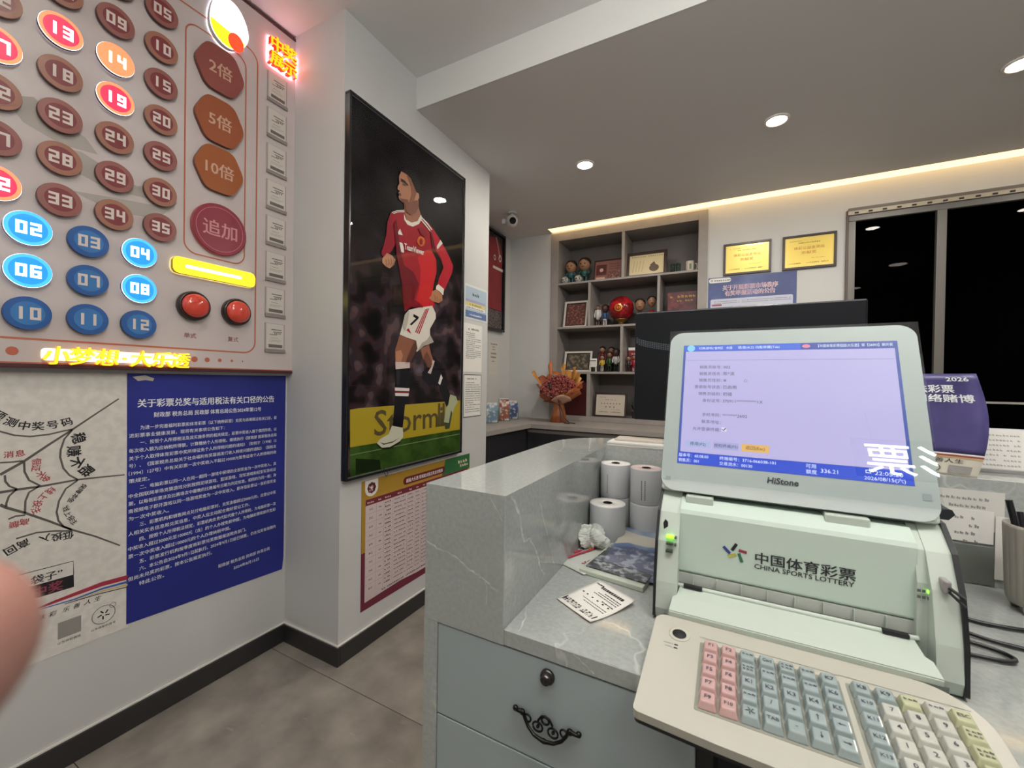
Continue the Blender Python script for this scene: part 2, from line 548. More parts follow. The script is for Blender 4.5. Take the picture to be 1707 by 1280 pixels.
# ------------------------------------------------------------------ window in the back wall
wf = mat('window_frame', '#6f6d69', .4, metal=.3)
win = struct(MB().box((WX0, YB - .012, WZ0), (WX0 + .042, YB + .05, WZ1 - .095)).box((WX0, YB - .012, WZ1 - .095), (WX1, YB + .05, WZ1 - .001)).box((WX0, YB - .012, WZ0), (WX1, YB + .05, WZ0 + .04)).box((WX1 - .04, YB - .012, WZ0), (WX1, YB + .05, WZ1 - .095)).build('window_1', wf, bevel=.003))
MB().box((1.178, YB - .02, WZ0 + .04), (1.226, YB + .045, WZ1 - .095)).build('mullion', wf, win, bevel=.003)
MB().box((2.0, YB - .02, WZ0 + .04), (2.05, YB + .045, WZ1 - .095)).build('mullion', wf, win, bevel=.003)
MB().box((WX0 + .042, YB, 1.150), (WX1 - .04, YB + .03, 1.163)).build('transom', mat('bright_frame_edge', '#b8b8b6', .3, metal=.5), win)
wg = glass_mat('night_glass', '#30323c', .01, 1.5, .06)
for x0, x1 in ((WX0 + .042, 1.178), (1.226, 2.0), (2.05, WX1 - .04)):
    MB().box((x0, YB + .012, WZ0 + .04), (x1, YB + .02, 1.150)).build('pane', wg, win)
    MB().box((x0, YB + .012, 1.163), (x1, YB + .02, WZ1 - .095)).build('pane', wg, win)
tr = MB().box((WX0 - .005, YB - .03, WZ1 - .055), (WX1, YB + .0, WZ1 - .028))
tr.box((WX0 - .005, YB - .034, WZ1 - .028), (WX1, YB, WZ1 - .018), 1)
track = tr.build('curtain_track', [mat('track_metal', '#b5ab98', .45, metal=.3), mat('track_lip', '#6d6458', .4)], win)
for i in range(17):
    xx = WX0 + .03 + i * .075
    MB().box((xx, YB - .0345, WZ1 - .050), (xx + .022, YB - .029, WZ1 - .040)).build('track_slot', INK, track)
MB().box((WX0 - .012, YB - .02, WZ0), (WX0, YB, WZ1 - .02)).build('side_trim', mat('side_trim', '#5a4c44', .5), win)
MB().box((WX0 + .075, YB + .03, 1.78), (WX0 + .095, YB + .05, 1.88)).build('window_latch', WHITE, win)
# night outside the window: dark shutter a little way behind the panes
wallbox('wall_outside', (.3, YB + .55, .3), (XR + .6, YB + .6, 3.0), mat('night_shutter', '#0b0c14', .7))
# ------------------------------------------------------------------ lottery board on the left wall
BY0, BZ0 = .30, 1.266
board = thing('lottery_number_board', 'large illuminated lottery number board with red and blue discs on the left wall', 'lottery board', (XL, BY0, BZ0), ON_LEFT)
def bl(y, z): return (y - BY0, z - BZ0)
BT = .040
BYA, BYB, BZA, BZB = -.12, 1.258, 1.266, 2.826
PANEL = mat('board_panel', '#c3b8b6', .35, noise=(3.5, '#cdc4c3', .35, .65))
FRAME = mat('board_frame', '#4a2428', .4)
a, b = bl(BYA, BZA), bl(BYB, BZB)
MB().box((a[0] + .012, a[1] + .012, .001), (b[0] - .012, b[1] - .012, BT - .003)).build('panel', PANEL, board)
for q in (((a[0], a[1], 0), (b[0], a[1] + .013, BT)), ((a[0], b[1] - .013, 0), (b[0], b[1], BT)), ((b[0] - .013, a[1] + .013, 0), (b[0], b[1] - .013, BT)), ((a[0], a[1] + .013, 0), (a[0] + .013, b[1] - .013, BT))):
    MB().box(*q).build('frame_strip', FRAME, board, bevel=.002)
# faint grey mountain print
mt = MB()
for pts in ([(.36, 2.03), (.42, 2.06), (.47, 2.02), (.53, 2.0), (.56, 1.96), (.48, 1.95), (.40, 1.975)], [(.44, 1.93), (.52, 1.95), (.60, 1.92), (.66, 1.90), (.72, 1.93), (.70, 1.87), (.58, 1.86), (.50, 1.885)], [(.5, 1.82), (.62, 1.84), (.75, 1.86), (.78, 1.89), (.72, 1.81), (.6, 1.79)]):
    mt.flat([bl(*p) for p in pts], BT - .0026)
mt.build('mountain_print', mat('mountain_print', '#aaa39c', .5), board)
# orange rules
RULE = mat('board_rule', '#b4684e', .45)
ru = MB()
def rr(y0, z0, y1, z1, r, w, z):
    p0 = bl(y0, z0); p1 = bl(y1, z1)
    ring(rrect(p0[0], p0[1], p1[0], p1[1], r, 7), rrect(p0[0] + w, p0[1] + w, p1[0] - w, p1[1] - w, r - w, 7), ru, z)
rr(.797, 1.714, 1.020, 2.585, .045, .0055, BT - .0024)
rr(-.10, 1.348, 1.068, 2.640, .05, .006, BT - .0024)
ru.rect(a[0] + .013, a[1] + .013, b[0] - .013, a[1] + .017, BT - .0024)
ru.build('orange_rules', RULE, board)
dt = MB()
for y, r in ((.381, .0125), (.837, .0105), (.881, .009), (.926, .007), (.972, .005), (1.014, .0032)):
    MB().flat(disc(r, 20, *bl(y, 1.3135)), BT - .0022).build('dot', mat('board_dot', '#b5604a', .5), board)

RIMU = mat('disc_side_dark', '#4a2c2a', .4); RIM_B = mat('disc_side_blue', '#20406f', .4)
R_RING = [mat('disc_ring_tan', '#9a6a58', .35), mat('disc_ring_pink', '#8f5a54', .35)]
R_FACE = mat('disc_face_maroon', '#7a3338', .35); R_MID = mat('disc_mid', '#8a4a44', .35)
B_RING = mat('disc_ring_blue', '#2b5a9c', .3); B_FACE = mat('disc_face_blue', '#3a76b4', .3)
DIG = mat('disc_digit', '#d9cdc8', .5)
L_RED = mat('lit_red', '#ff2d4d', .4, emit=1.05, ecol='#ff2848'); L_PINK = mat('lit_orange', '#ff8a60', .4, emit=1.0, ecol='#ff7d50')
L_BLUE = mat('lit_blue', '#1e86e8', .4, emit=.95, ecol='#1a80ea'); L_BLUE2 = mat('lit_blue_ring', '#3aa0f4', .4, emit=1.0, ecol='#3fa6fa')
L_WHITE = mat('lit_white', '#ffffff', .4, emit=2.2, ecol='#ffffff')
HALO = mat('halo_led', '#f4f0ff', .5, emit=5.0, ecol='#efe9ff')
def number_disc(txt, y, z, lit, blue, r=.0485):
    cx, cy = bl(y, z)
    M = Matrix.Translation((cx, cy, BT - .003))
    h = .016
    prof = [(r * .97, .002), (r, .004), (r, h - .002), (r * .985, h), (r * .80, h + .0002), (r * .70, h + .0004), (0, h + .0004)]
    if blue:
        ms = [RIM_B, (L_WHITE if lit else B_RING), (L_BLUE2 if lit else B_RING), (L_BLUE if lit else B_FACE)]
    else:
        k = (int(txt) * 7) % 2
        face = (L_PINK if txt == '14' else L_RED) if lit else R_FACE
        ms = [RIMU, (L_WHITE if lit else R_RING[k]), (L_PINK if lit else R_RING[k]), face]
    d = MB().lathe(prof, 36, mis=[0, 0, 1, 2, 2 if not lit else 3, 3], smooth=False).build('number_disc', ms, board)
    d.location = (cx, cy, BT - .003)
    mb = MB(); seg_digits(mb, txt, 0, 0, .036, h + .0009)
    mb.build('digits', L_WHITE if lit else DIG, d)
    if lit:
        MB().lathe([(r * .55, .0), (r * .93, .0), (r * .93, .0018), (r * .55, .0018)], 32).build('halo', HALO, d)
ROWS = [2.542, 2.413, 2.286, 2.158, 2.030, 1.902, 1.777]
COLS_ = [.222, .347, .472, .598, .722]
LIT = {13, 14, 19, 17, 32}
for ri, z in enumerate(ROWS):
    for ci, y in enumerate(COLS_):
        n = ri * 5 + ci + 1
        number_disc('%02d' % n, y, z, n in LIT, False)
for ri, z in enumerate((1.670, 1.547, 1.424)):
    for ci, y in enumerate((.280, .408, .536, .664)):
        n = ri * 4 + ci + 1
        number_disc('%02d' % n, y, z, n in (2, 4, 6, 8), True)
# multiplier plates
for txt, z, c in (('2倍', 2.461, '#8c4a44'), ('5倍', 2.257, '#96502f'), ('10倍', 2.067, '#9a5428')):
    cx, cy = bl(.913, z)
    hexa = []
    base = [(.094, 0), (.05, .088), (-.05, .088), (-.094, 0), (-.05, -.088), (.05, -.088)]
    for i in range(6):
        p, q, r_ = Vector(base[i - 1]), Vector(base[i]), Vector(base[(i + 1) % 6])
        for t in range(5):
            s_ = t / 4
            A, B_ = q + (p - q) * .28, q + (r_ - q) * .28
            hexa.append(tuple((A * (1 - s_) ** 2 + q * 2 * s_ * (1 - s_) + B_ * s_ ** 2)))
    pl = MB().prism(hexa, 0, .016, 0, 1).build('multiplier_plate', [mat('plate_' + c, c, .4), mat('plate_side', '#6d3a2e', .4)], board)
    pl.location = (cx, cy, BT - .003)
    MB().text(txt, 0, -.022, .058, .0165, align='c', bold=.02).build('lettering', mat('plate_text', '#c9a28e', .5), pl)
cx, cy = bl(.917, 1.832)
ad = MB().lathe([(.098, 0), (.1, .003), (.1, .014), (.097, .016), (.086, .0162), (.0845, .0163), (0, .0163)], 48, mis=[0, 0, 1, 1, 2, 1], smooth=False).build('add_disc', [mat('add_side', '#b04f46', .4), mat('add_face', '#86273a', .35), mat('add_line', '#c8808a', .4)], board)
ad.location = (cx, cy, BT - .003)
MB().text('追加', 0, -.025, .066, .0168, align='c', bold=.02).build('lettering', mat('add_text', '#c88a8e', .5), ad)
# lit yellow bar
L_YEL = mat('lit_yellow', '#ffee20', .4, emit=1.25, ecol='#ffe820')
p0, p1 = bl(.757, 1.628), bl(1.052, 1.688)
yb_ = MB().prism(rrect(0, 0, p1[0] - p0[0], p1[1] - p0[1], .02), .003, .02, 0, 1).build('lit_bar', [L_YEL, mat('bar_side', '#c9a818', .4)], board)
yb_.location = (p0[0], p0[1], BT - .003)
MB().prism(rrect(.004, .004, p1[0] - p0[0] - .004, p1[1] - p0[1] - .004, .018), .0, .003).build('halo', HALO, yb_)
MB().prism(rrect(.04, .024, .24, .036, .005), .02, .0204).build('lit_text', mat('lit_pale_yellow', '#fffbe0', .4, emit=2.4, ecol='#fffbd8'), yb_)
# push buttons
for y, lab in ((.828, '单式'), (.982, '复式')):
    cx, cy = bl(y, 1.515)
    bt = MB().lathe([(.053, 0), (.055, .004), (.055, .020), (.050, .026), (.046, .026), (.046, .018), (0, .018)], 32).build('push_button', mat('button_bezel', '#2a2321', .25), board)
    bt.location = (cx, cy, BT - .003)
    MB().lathe([(.045, .018), (.045, .030), (.040, .040), (.028, .0465), (.012, .0495), (0, .050)], 28).build('button_cap', mat('button_red', '#d3483a', .12, coat=.5), bt)
    c2 = bl(y - .006, 1.395)
    MB().text(lab, c2[0], c2[1], .021, BT - .0022, align='c', bold=.02).build('button_label', mat('button_text', '#8c5148', .5), board)
# lit lettering along the bottom and at the upper right
lt = MB()
xx = .437
for ch in '小梦想·大乐透':
    w = .03 if ch == '·' else .058
    c = bl(xx + w / 2, 1.283)
    lt.text(ch, c[0], c[1], .060, BT, align='c', bold=.016, depth=.014, side=1, shear=.12 if ch != '·' else 0)
    xx += w
sl = lt.build('lit_slogan', [L_YEL, mat('letter_side', '#e0a010', .4, emit=.5, ecol='#ffb020')], board)
h0 = bl(.437, 1.290)
MB().prism(rrect(h0[0], h0[1], h0[0] + .365, h0[1] + .036, .01), BT - .0028, BT - .001).build('halo', mat('halo_soft', '#fff4d8', .5, emit=1.2, ecol='#fff4dc'), sl)
wn = MB()
L_OR = mat('lit_orange_text', '#ffb000', .4, emit=1.2, ecol='#ffac10')
for i, ch in enumerate('中奖展示'):
    c = bl(1.134 + (i % 2) * .062, 2.692 - (i // 2) * .066)
    wn.text(ch, c[0], c[1], .066, BT + .004, align='c', bold=.045, depth=.022, side=1)
ws = wn.build('lit_heading', [L_OR, mat('heading_side', '#d02818', .4, emit=1.6, ecol='#ff2a18')], board)
h0 = bl(1.105, 2.625)
MB().prism(rrect(h0[0], h0[1], h0[0] + .118, h0[1] + .124, .012), BT - .0028, BT + .002).build('halo', mat('halo_white', '#ffffff', .5, emit=9.0, ecol='#f4f0ff'), ws)
# plain lit plaque
c = bl(.938, 2.66)
pq = []
for i in range(40):
    t = 2 * math.pi * i / 40
    pq.append((.072 * math.cos(t) * (1 + .06 * math.cos(3 * t)), .098 * math.sin(t)))
plq = MB().prism(pq, .004, .022, 0, 1).build('lit_plaque', [mat('lit_plaque_white', '#ffffff', .4, emit=1.5, ecol='#fffdf4'), mat('plaque_side', '#d8d8d8', .4)], board)
plq.location = (c[0], c[1], BT - .003)
plq.rotation_euler.z = math.radians(-8)
low = [p for p in pq if p[1] < -.02]
MB().flat([(p[0] * .96, p[1] * .96) for p in low], .0226).build('plaque_yellow', L_YEL, plq)
MB().flat(disc(.03, 24, .034, -.052, .036), .0232).build('plaque_red', mat('lit_plaque_red', '#ff4a28', .4, emit=1.0, ecol='#ff4020'), plq)
MB().prism([(p[0] * .95, p[1] * .95) for p in pq], 0, .004).build('halo', HALO, plq)
# ticket pockets down the right-hand side
for i in range(8):
    z = 2.538 - i * .1583
    cx, cy = bl(1.152, z)
    tk = MB().box((-.046, -.068, 0), (.046, .060, .003)).build('ticket_pocket', mat('pocket_back', '#a49c98', .4), board)
    tk.location = (cx, cy, BT - .003)
    MB().box((-.040, -.054, .003), (.040, .058, .0042)).build('winning_ticket', mat('ticket_paper', '#cfc8c0', .6), tk)
    pr = MB().rect(-.03, -.048, .034, -.034, .0046)
    pr.rect(-.018, .030, .030, .034, .0046).rect(-.010, .020, .032, .0235, .0046).rect(-.026, .008, .008, .011, .0046).rect(-.02, -.006, .012, -.0045, .0046).rect(-.028, -.016, .03, -.015, .0046).rect(-.028, -.022, .02, -.021, .0046)
    for k in range(4):
        pr.rect(-.004 + k * .008, .012, .001 + k * .008, .018, .0046)
    pr.build('ticket_print', mat('ticket_ink', '#6a6460', .6), tk)
    MB().box((-.047, -.070, .003), (.047, -.056, .008)).build('pocket_lip', mat('pocket_lip', '#8c8480', .3), tk)
# outlines of the printed figure (poster-local metres) and of the printed web (wall metres)
PLAYER={
'torso':[(0.256,1.25),(0.287,1.27),(0.348,1.293),(0.354,1.25),(0.374,1.232),(0.411,1.234),(0.453,1.262),(0.478,1.306),(0.526,1.297),(0.568,1.271),(0.569,1.205),(0.576,1.147),(0.606,1.115),(0.611,1.048),(0.587,0.975),(0.578,0.92),(0.601,0.85),(0.516,0.828),(0.409,0.821),(0.358,0.788),(0.346,0.845),(0.338,0.922),(0.313,1.007),(0.295,1.062),(0.29,1.108),(0.281,1.153),(0.276,1.199)],
'torso_lit':[(0.451,1.087),(0.529,1.147),(0.576,1.147),(0.606,1.115),(0.611,1.048),(0.587,0.975),(0.578,0.92),(0.593,0.855),(0.515,0.832),(0.446,0.863),(0.473,0.951),(0.477,1.029)],
'sleeve_near':[(0.256,1.25),(0.275,1.21),(0.289,1.156),(0.29,1.108),(0.258,1.058),(0.242,1.047),(0.214,1.02),(0.199,1.035),(0.199,1.047),(0.213,1.08),(0.228,1.136),(0.234,1.196)],
'sleeve_far':[(0.526,1.297),(0.579,1.275),(0.634,1.238),(0.679,1.204),(0.729,1.162),(0.764,1.121),(0.755,1.076),(0.724,1.026),(0.685,0.961),(0.617,0.975),(0.633,1.019),(0.673,1.087),(0.659,1.115),(0.624,1.154),(0.581,1.168),(0.559,1.202),(0.553,1.253)],
'neck':[(0.346,1.338),(0.408,1.369),(0.451,1.401),(0.456,1.349),(0.476,1.312),(0.448,1.27),(0.401,1.246),(0.363,1.253),(0.348,1.29)],
'collar':[(0.345,1.277),(0.36,1.252),(0.401,1.251),(0.446,1.274),(0.472,1.317),(0.484,1.305),(0.459,1.264),(0.411,1.233),(0.372,1.23),(0.347,1.247)],
'face':[(0.321,1.478),(0.362,1.479),(0.39,1.472),(0.414,1.443),(0.435,1.417),(0.422,1.38),(0.408,1.361),(0.377,1.337),(0.333,1.327),(0.311,1.334),(0.304,1.346),(0.311,1.359),(0.302,1.363),(0.315,1.377),(0.298,1.378),(0.298,1.391),(0.31,1.411),(0.308,1.428),(0.307,1.446)],
'hair':[(0.313,1.457),(0.321,1.484),(0.344,1.503),(0.387,1.518),(0.429,1.509),(0.458,1.481),(0.471,1.438),(0.464,1.4),(0.452,1.417),(0.435,1.422),(0.414,1.443),(0.39,1.472),(0.362,1.479),(0.321,1.477)],
'ear':[(0.415,1.403),(0.435,1.42),(0.454,1.419),(0.457,1.4),(0.444,1.381),(0.422,1.374),(0.413,1.386)],
'brow':[(0.319,1.442),(0.348,1.442),(0.372,1.431),(0.369,1.424),(0.346,1.428),(0.318,1.426)],
'fist_near':[(0.203,1.014),(0.232,1.048),(0.266,1.045),(0.289,1.031),(0.279,1.003),(0.251,0.979),(0.223,0.983),(0.203,0.995)],
'hand_far':[(0.573,0.932),(0.612,0.952),(0.663,0.929),(0.666,0.898),(0.63,0.877),(0.576,0.879),(0.545,0.89),(0.565,0.907)],
'cuff_far':[(0.609,0.97),(0.628,0.983),(0.679,0.967),(0.672,0.929),(0.635,0.946),(0.605,0.951)],
'stripe_a':[(0.258,1.251),(0.295,1.274),(0.346,1.295),(0.346,1.291),(0.297,1.271),(0.261,1.249)],
'stripe_a2':[(0.267,1.249),(0.299,1.269),(0.346,1.288),(0.347,1.284),(0.3,1.266),(0.272,1.248)],
'stripe_b':[(0.478,1.307),(0.526,1.292),(0.566,1.269),(0.56,1.265),(0.52,1.284),(0.474,1.301)],
'stripe_b2':[(0.47,1.296),(0.514,1.279),(0.558,1.256),(0.551,1.251),(0.506,1.272),(0.465,1.289)],
'badge_tri':[(0.316,1.191),(0.296,1.158),(0.337,1.165)],
'crest':[(0.442,1.173),(0.454,1.192),(0.473,1.204),(0.498,1.203),(0.508,1.187),(0.499,1.164),(0.477,1.15),(0.455,1.153),(0.444,1.161)],
'crest_in':[(0.461,1.179),(0.473,1.194),(0.488,1.187),(0.487,1.167),(0.474,1.157),(0.462,1.161)],
'sleeve_badge':[(0.606,1.189),(0.639,1.235),(0.659,1.221),(0.613,1.174)],
'sponsor':[(0.308,1.123),(0.334,1.126),(0.343,1.109),(0.347,1.081),(0.323,1.078),(0.315,1.089)],
'shorts':[(0.36,0.771),(0.391,0.802),(0.461,0.824),(0.577,0.854),(0.608,0.817),(0.61,0.789),(0.561,0.725),(0.562,0.686),(0.593,0.655),(0.551,0.639),(0.51,0.627),(0.454,0.59),(0.444,0.651),(0.378,0.659),(0.327,0.669),(0.346,0.721)],
'num7':[(0.426,0.786),(0.467,0.777),(0.464,0.767),(0.41,0.724),(0.398,0.729),(0.445,0.766),(0.424,0.772)],
'adi':[(0.39,0.708),(0.373,0.696),(0.411,0.681)],
's1':[(0.518,0.824),(0.527,0.829),(0.447,0.691),(0.439,0.693)],
's2':[(0.529,0.829),(0.539,0.832),(0.46,0.688),(0.452,0.69)],
's3':[(0.541,0.832),(0.551,0.835),(0.473,0.686),(0.465,0.687)],
'thigh_near':[(0.327,0.666),(0.444,0.651),(0.456,0.609),(0.424,0.563),(0.404,0.533),(0.302,0.528),(0.297,0.59),(0.312,0.626)],
'thigh_lit':[(0.301,0.583),(0.338,0.593),(0.354,0.566),(0.34,0.531),(0.303,0.53)],
'thigh_far':[(0.488,0.61),(0.557,0.64),(0.576,0.587),(0.598,0.553),(0.548,0.509),(0.506,0.56)],
'sockband_near':[(0.3,0.531),(0.405,0.536),(0.405,0.505),(0.303,0.495)],
'sock_near':[(0.303,0.495),(0.405,0.504),(0.416,0.453),(0.402,0.397),(0.396,0.359),(0.376,0.338),(0.358,0.202),(0.286,0.214),(0.3,0.341),(0.298,0.41),(0.305,0.452)],
'band1':[(0.298,0.405),(0.404,0.4),(0.402,0.385),(0.3,0.389)],
'band2':[(0.3,0.378),(0.4,0.374),(0.396,0.359),(0.302,0.364)],
'bandr':[(0.3,0.389),(0.402,0.384),(0.401,0.375),(0.3,0.38)],
'sock_far':[(0.502,0.484),(0.598,0.542),(0.66,0.488),(0.69,0.457),(0.757,0.358),(0.756,0.296),(0.732,0.274),(0.66,0.384),(0.646,0.415),(0.562,0.415),(0.508,0.447)],
'sockband_far':[(0.589,0.555),(0.608,0.55),(0.575,0.477),(0.548,0.484),(0.578,0.517)],
'bandf':[(0.667,0.479),(0.682,0.457),(0.659,0.416),(0.642,0.427)],
'boot_near':[(0.282,0.218),(0.358,0.2),(0.362,0.153),(0.337,0.134),(0.269,0.115),(0.218,0.118),(0.185,0.144),(0.204,0.161),(0.26,0.179)],
'boot_sole':[(0.185,0.144),(0.218,0.118),(0.269,0.115),(0.339,0.133),(0.347,0.128),(0.274,0.107),(0.218,0.111),(0.187,0.135)],
'swoosh':[(0.204,0.146),(0.227,0.131),(0.288,0.134),(0.336,0.153),(0.288,0.14),(0.232,0.137)],
'boot_far':[(0.757,0.36),(0.815,0.348),(0.837,0.313),(0.802,0.281),(0.775,0.224),(0.751,0.159),(0.714,0.158),(0.7,0.205),(0.721,0.285),(0.739,0.3)],
'boot_far_sole':[(0.767,0.266),(0.781,0.248),(0.755,0.159),(0.714,0.158),(0.701,0.2),(0.747,0.192)],
'yellow':[(0.029,0.31),(0.076,0.314),(0.852,0.321),(0.89,0.322),(0.894,0.142),(0.856,0.14),(0.078,0.145),(0.032,0.145)],
'grass':[(0.032,0.145),(0.078,0.145),(0.894,0.142),(0.932,-0.124),(0.035,-0.049)],
'line':[(0.032,0.112),(0.079,0.113),(0.835,0.117),(0.887,0.117),(0.887,0.114),(0.835,0.113),(0.079,0.11),(0.032,0.109)],
'shadow':[(0.063,0.091),(0.206,0.063),(0.215,0.016),(0.064,0.019)],
'lettS':[(0.184,0.312),(0.229,0.31),(0.234,0.289),(0.215,0.284),(0.211,0.257),(0.23,0.243),(0.235,0.195),(0.213,0.17),(0.195,0.186),(0.19,0.219),(0.203,0.221),(0.212,0.204),(0.212,0.231),(0.189,0.252),(0.183,0.286)],
}
WEB=[
[(0.628,1.167),(0.568,1.117),(0.516,1.073),(0.463,1.03),(0.411,0.986),(0.367,0.956)],
[(0.645,0.902),(0.584,0.906),(0.528,0.909),(0.446,0.905),(0.402,0.906),(0.367,0.905)],
[(0.634,0.659),(0.57,0.712),(0.515,0.751),(0.464,0.794),(0.416,0.832),(0.379,0.858),(0.367,0.87)],
[(0.353,1.091),(0.367,1.081),(0.394,1.067),(0.425,1.06),(0.463,1.062),(0.497,1.07),(0.516,1.073)],
[(0.514,1.07),(0.497,1.044),(0.489,1.011),(0.488,0.988),(0.495,0.952),(0.509,0.927),(0.528,0.909)],
[(0.528,0.907),(0.501,0.886),(0.486,0.851),(0.481,0.817),(0.485,0.789),(0.496,0.767),(0.515,0.751)],
[(0.515,0.747),(0.477,0.759),(0.439,0.766),(0.398,0.761)],
[(0.367,0.991),(0.39,0.989),(0.411,0.989)],
[(0.413,0.985),(0.414,0.956),(0.423,0.929),(0.446,0.907)],
[(0.443,0.906),(0.423,0.892),(0.416,0.868),(0.415,0.832)],
[(0.416,0.826),(0.397,0.828),(0.383,0.823)],
[(0.376,0.953),(0.377,0.935),(0.385,0.919),(0.399,0.908)],
[(0.399,0.908),(0.384,0.89),(0.379,0.87),(0.379,0.86)],
]
# ------------------------------------------------------------------ blue tax notice on the left wall
NOTICE = [
 (1, '为进一步完善福利彩票和体育彩票（以下统称彩票）兑奖与适用税法有关口径，促'), (0, '进彩票事业健康发展，现将有关事项公告如下：'),
 (1, '一、按照个人所得税法及其实施条例的相关规定，彩票中奖收入属于偶然所得，以'), (0, '每次收入额为应纳税所得额，计算缴纳个人所得税。继续执行《财政部 国家税务总局'),
 (0, '关于个人取得体育彩票中奖所得征免个人所得税问题的通知》（财税字〔1998〕12'), (0, '号）、《国家税务总局关于社会福利有奖募捐发行收入税收问题的通知》（国税发'),
 (0, '〔1994〕127号）中有关彩票一次中奖收入不超过10000元暂免征收个人所得税的政'), (0, '策规定。'),
 (1, '二、电脑彩票以同一人在同一期同一游戏中获得的全部奖金为一次中奖收入，其'), (0, '中全国联网单场竞猜游戏分别按照足球游戏、篮球游戏、冠军游戏和冠亚军游戏设'),
 (0, '期，以每张彩票涉及比赛场次中最晚的比赛编号日期为判定标准，相同的为同一期；海'), (0, '南视频电子即开游戏以同一场游戏奖金为一次中奖收入。即开型彩票以一张彩票奖金'),
 (0, '为一次中奖收入。'), (1, '三、彩票机构和销售网点兑付电脑彩票时，兑奖金额超过3000元的，应登记中奖'),
 (0, '人相关实名信息和兑奖信息，中奖人应主动配合做好登记工作。'), (1, '四、按照个人所得税法规定，彩票机构负责代扣代缴个人所得税，为电脑彩票一次'),
 (0, '中奖收入超过3000元至10000元（含）的个人办理免税申报，为电脑彩票和即开型彩'), (0, '票一次中奖收入超过10000元的个人办理纳税申报。'),
 (1, '五、彩票发行机构按季度将彩票兑奖数据报送税务部门。'), (1, '六、本公告自2024年9月1日起执行。2024年9月1日前已销售，仍在兑奖有效期内'),
 (0, '但尚未兑奖的彩票，按本公告规定执行。'), (1, '特此公告。')]
nt_ = thing('notice_poster', 'dark blue printed notice with white Chinese text below the lottery board', 'poster', (XL, .65, .35), ON_LEFT)
def q(y, z): return (y - .65, z - .35)
MB().prism([q(.652, .375), q(1.222, .343), q(1.229, .40), q(1.231, 1.255), q(.650, 1.255)], .0005, .0016).build('sheet', mat('notice_blue', '#1c2577', .45, noise=(1.6, '#252f92', .35, .7)), nt_)
t = MB()
t.text('关于彩票兑奖与适用税法有关口径的公告', *q(.679, 1.137), .032, .002, bold=.025, fit=.496)
t.text('财政部 税务总局 民政部 体育总局公告2024年第12号', *q(.726, 1.098), .020, .002, bold=.015, fit=.39)
z = 1.056
for ind, s_ in NOTICE:
    n = sum(.55 if ord(c) < 256 else 1 for c in s_)
    t.text(s_, *q(.656 + ind * .031, z), .0162, .002, bold=.006, fit=min(n * .01475, 1.188 - .656 - ind * .031))
    z -= .02657
t.text('财政部 税务总局 民政部 体育总局', *q(.946, .458), .016, .002, bold=.006, fit=.215)
t.text('2024年8月15日', *q(1.006, .428), .0155, .002, bold=.006, fit=.106)
t.build('lettering', WHITEINK, nt_)
MB().prism([q(.664, 1.243), q(.70, 1.249), q(.726, 1.238), q(.722, 1.228), q(.70, 1.232), q(.68, 1.228)], .0016, .0024).build('tape', mat('torn_tape', '#bfb8ae', .5), nt_)

# ------------------------------------------------------------------ white fraud-warning poster with the web drawing
wp = thing('web_poster', 'white warning poster with a drawn spider web and red and black Chinese text', 'poster', (XL, .10, .36), ON_LEFT)
def q(y, z): return (y - .10, z - .36)
MB().prism([q(.10, .372), q(.657, .364), q(.6485, 1.253), q(.10, 1.253)], .0004, .0013).build('sheet', mat('web_paper', '#dedad4', .6, noise=(40, '#d4d0ca', .4, .6)), wp)
t = MB()
for i, pl in enumerate(WEB):
    w = .0078 if i < 3 else .0048
    pts = [q(*p) for p in pl]
    sm = []
    for k in range(len(pts) - 1):
        sm.append(pts[k]); sm.append(((pts[k][0] + pts[k + 1][0]) / 2, (pts[k][1] + pts[k + 1][1]) / 2))
    sm.append(pts[-1])
    ws_ = [w * (.55 + .45 * k / (len(sm) - 1)) if i < 3 else w for k in range(len(sm))]
    t.stroke(sm, ws_, .0016)
# the other half of the web, beyond the left picture edge
for s_ in ([(.33, .93), (.22, 1.08), (.13, 1.16)], [(.31, .92), (.11, .93)], [(.33, .90), (.2, .78), (.12, .70)]):
    t.stroke([q(*p) for p in s_], .007, .0016)
t.build('web_drawing', mat('web_grey', '#5b5752', .6), wp)
t = MB()
for ch, y, z, r in (('预', .364, 1.128, -40), ('测', .387, 1.107, -28), ('中', .413, 1.094, -12), ('奖', .441, 1.090, -2), ('号', .471, 1.091, 8), ('码', .502, 1.097, 16)):
    t.text(ch, *q(y, z), .0275, .0018, align='c', valign='c', rot=math.radians(r), bold=.025)
t.build('arc_lettering', INK, wp)
t = MB()
for ch, y, z, r in (('稳', .530, 1.043, -80), ('赚', .519, 1.003, -88), ('不', .524, .967, -118), ('赔', .549, .934, -140)):
    t.text(ch, *q(y, z), .036, .0018, align='c', valign='c', rot=math.radians(r), bold=.03)
t.build('arc_lettering', INK, wp)
t = MB()
for i, ch in enumerate('低投入高回'):
    t.text(ch, *q(.507 - i * .025 - (.02 if i > 2 else 0), .735 + (.004 * i if i < 3 else .006 - .01 * (i - 3))), .026, .0018, align='c', valign='c', rot=math.radians(176 + i * 7), bold=.025)
t.build('arc_lettering', INK, wp)
t = MB()
pts = [(.541, .884), (.531, .871), (.522, .857), (.513, .846), (.504, .831), (.502, .821), (.506, .805), (.513, .789), (.519, .775), (.527, .760)]
for (y, z), ch, r in zip(pts, '保障本金、线上投注', (-132, -128, -122, -116, -104, -78, -62, -54, -48)):
    t.text(ch, *q(y, z), .0165, .0018, align='c', valign='c', rot=math.radians(r), bold=.02)
t.build('arc_lettering', INK, wp)
t = MB()
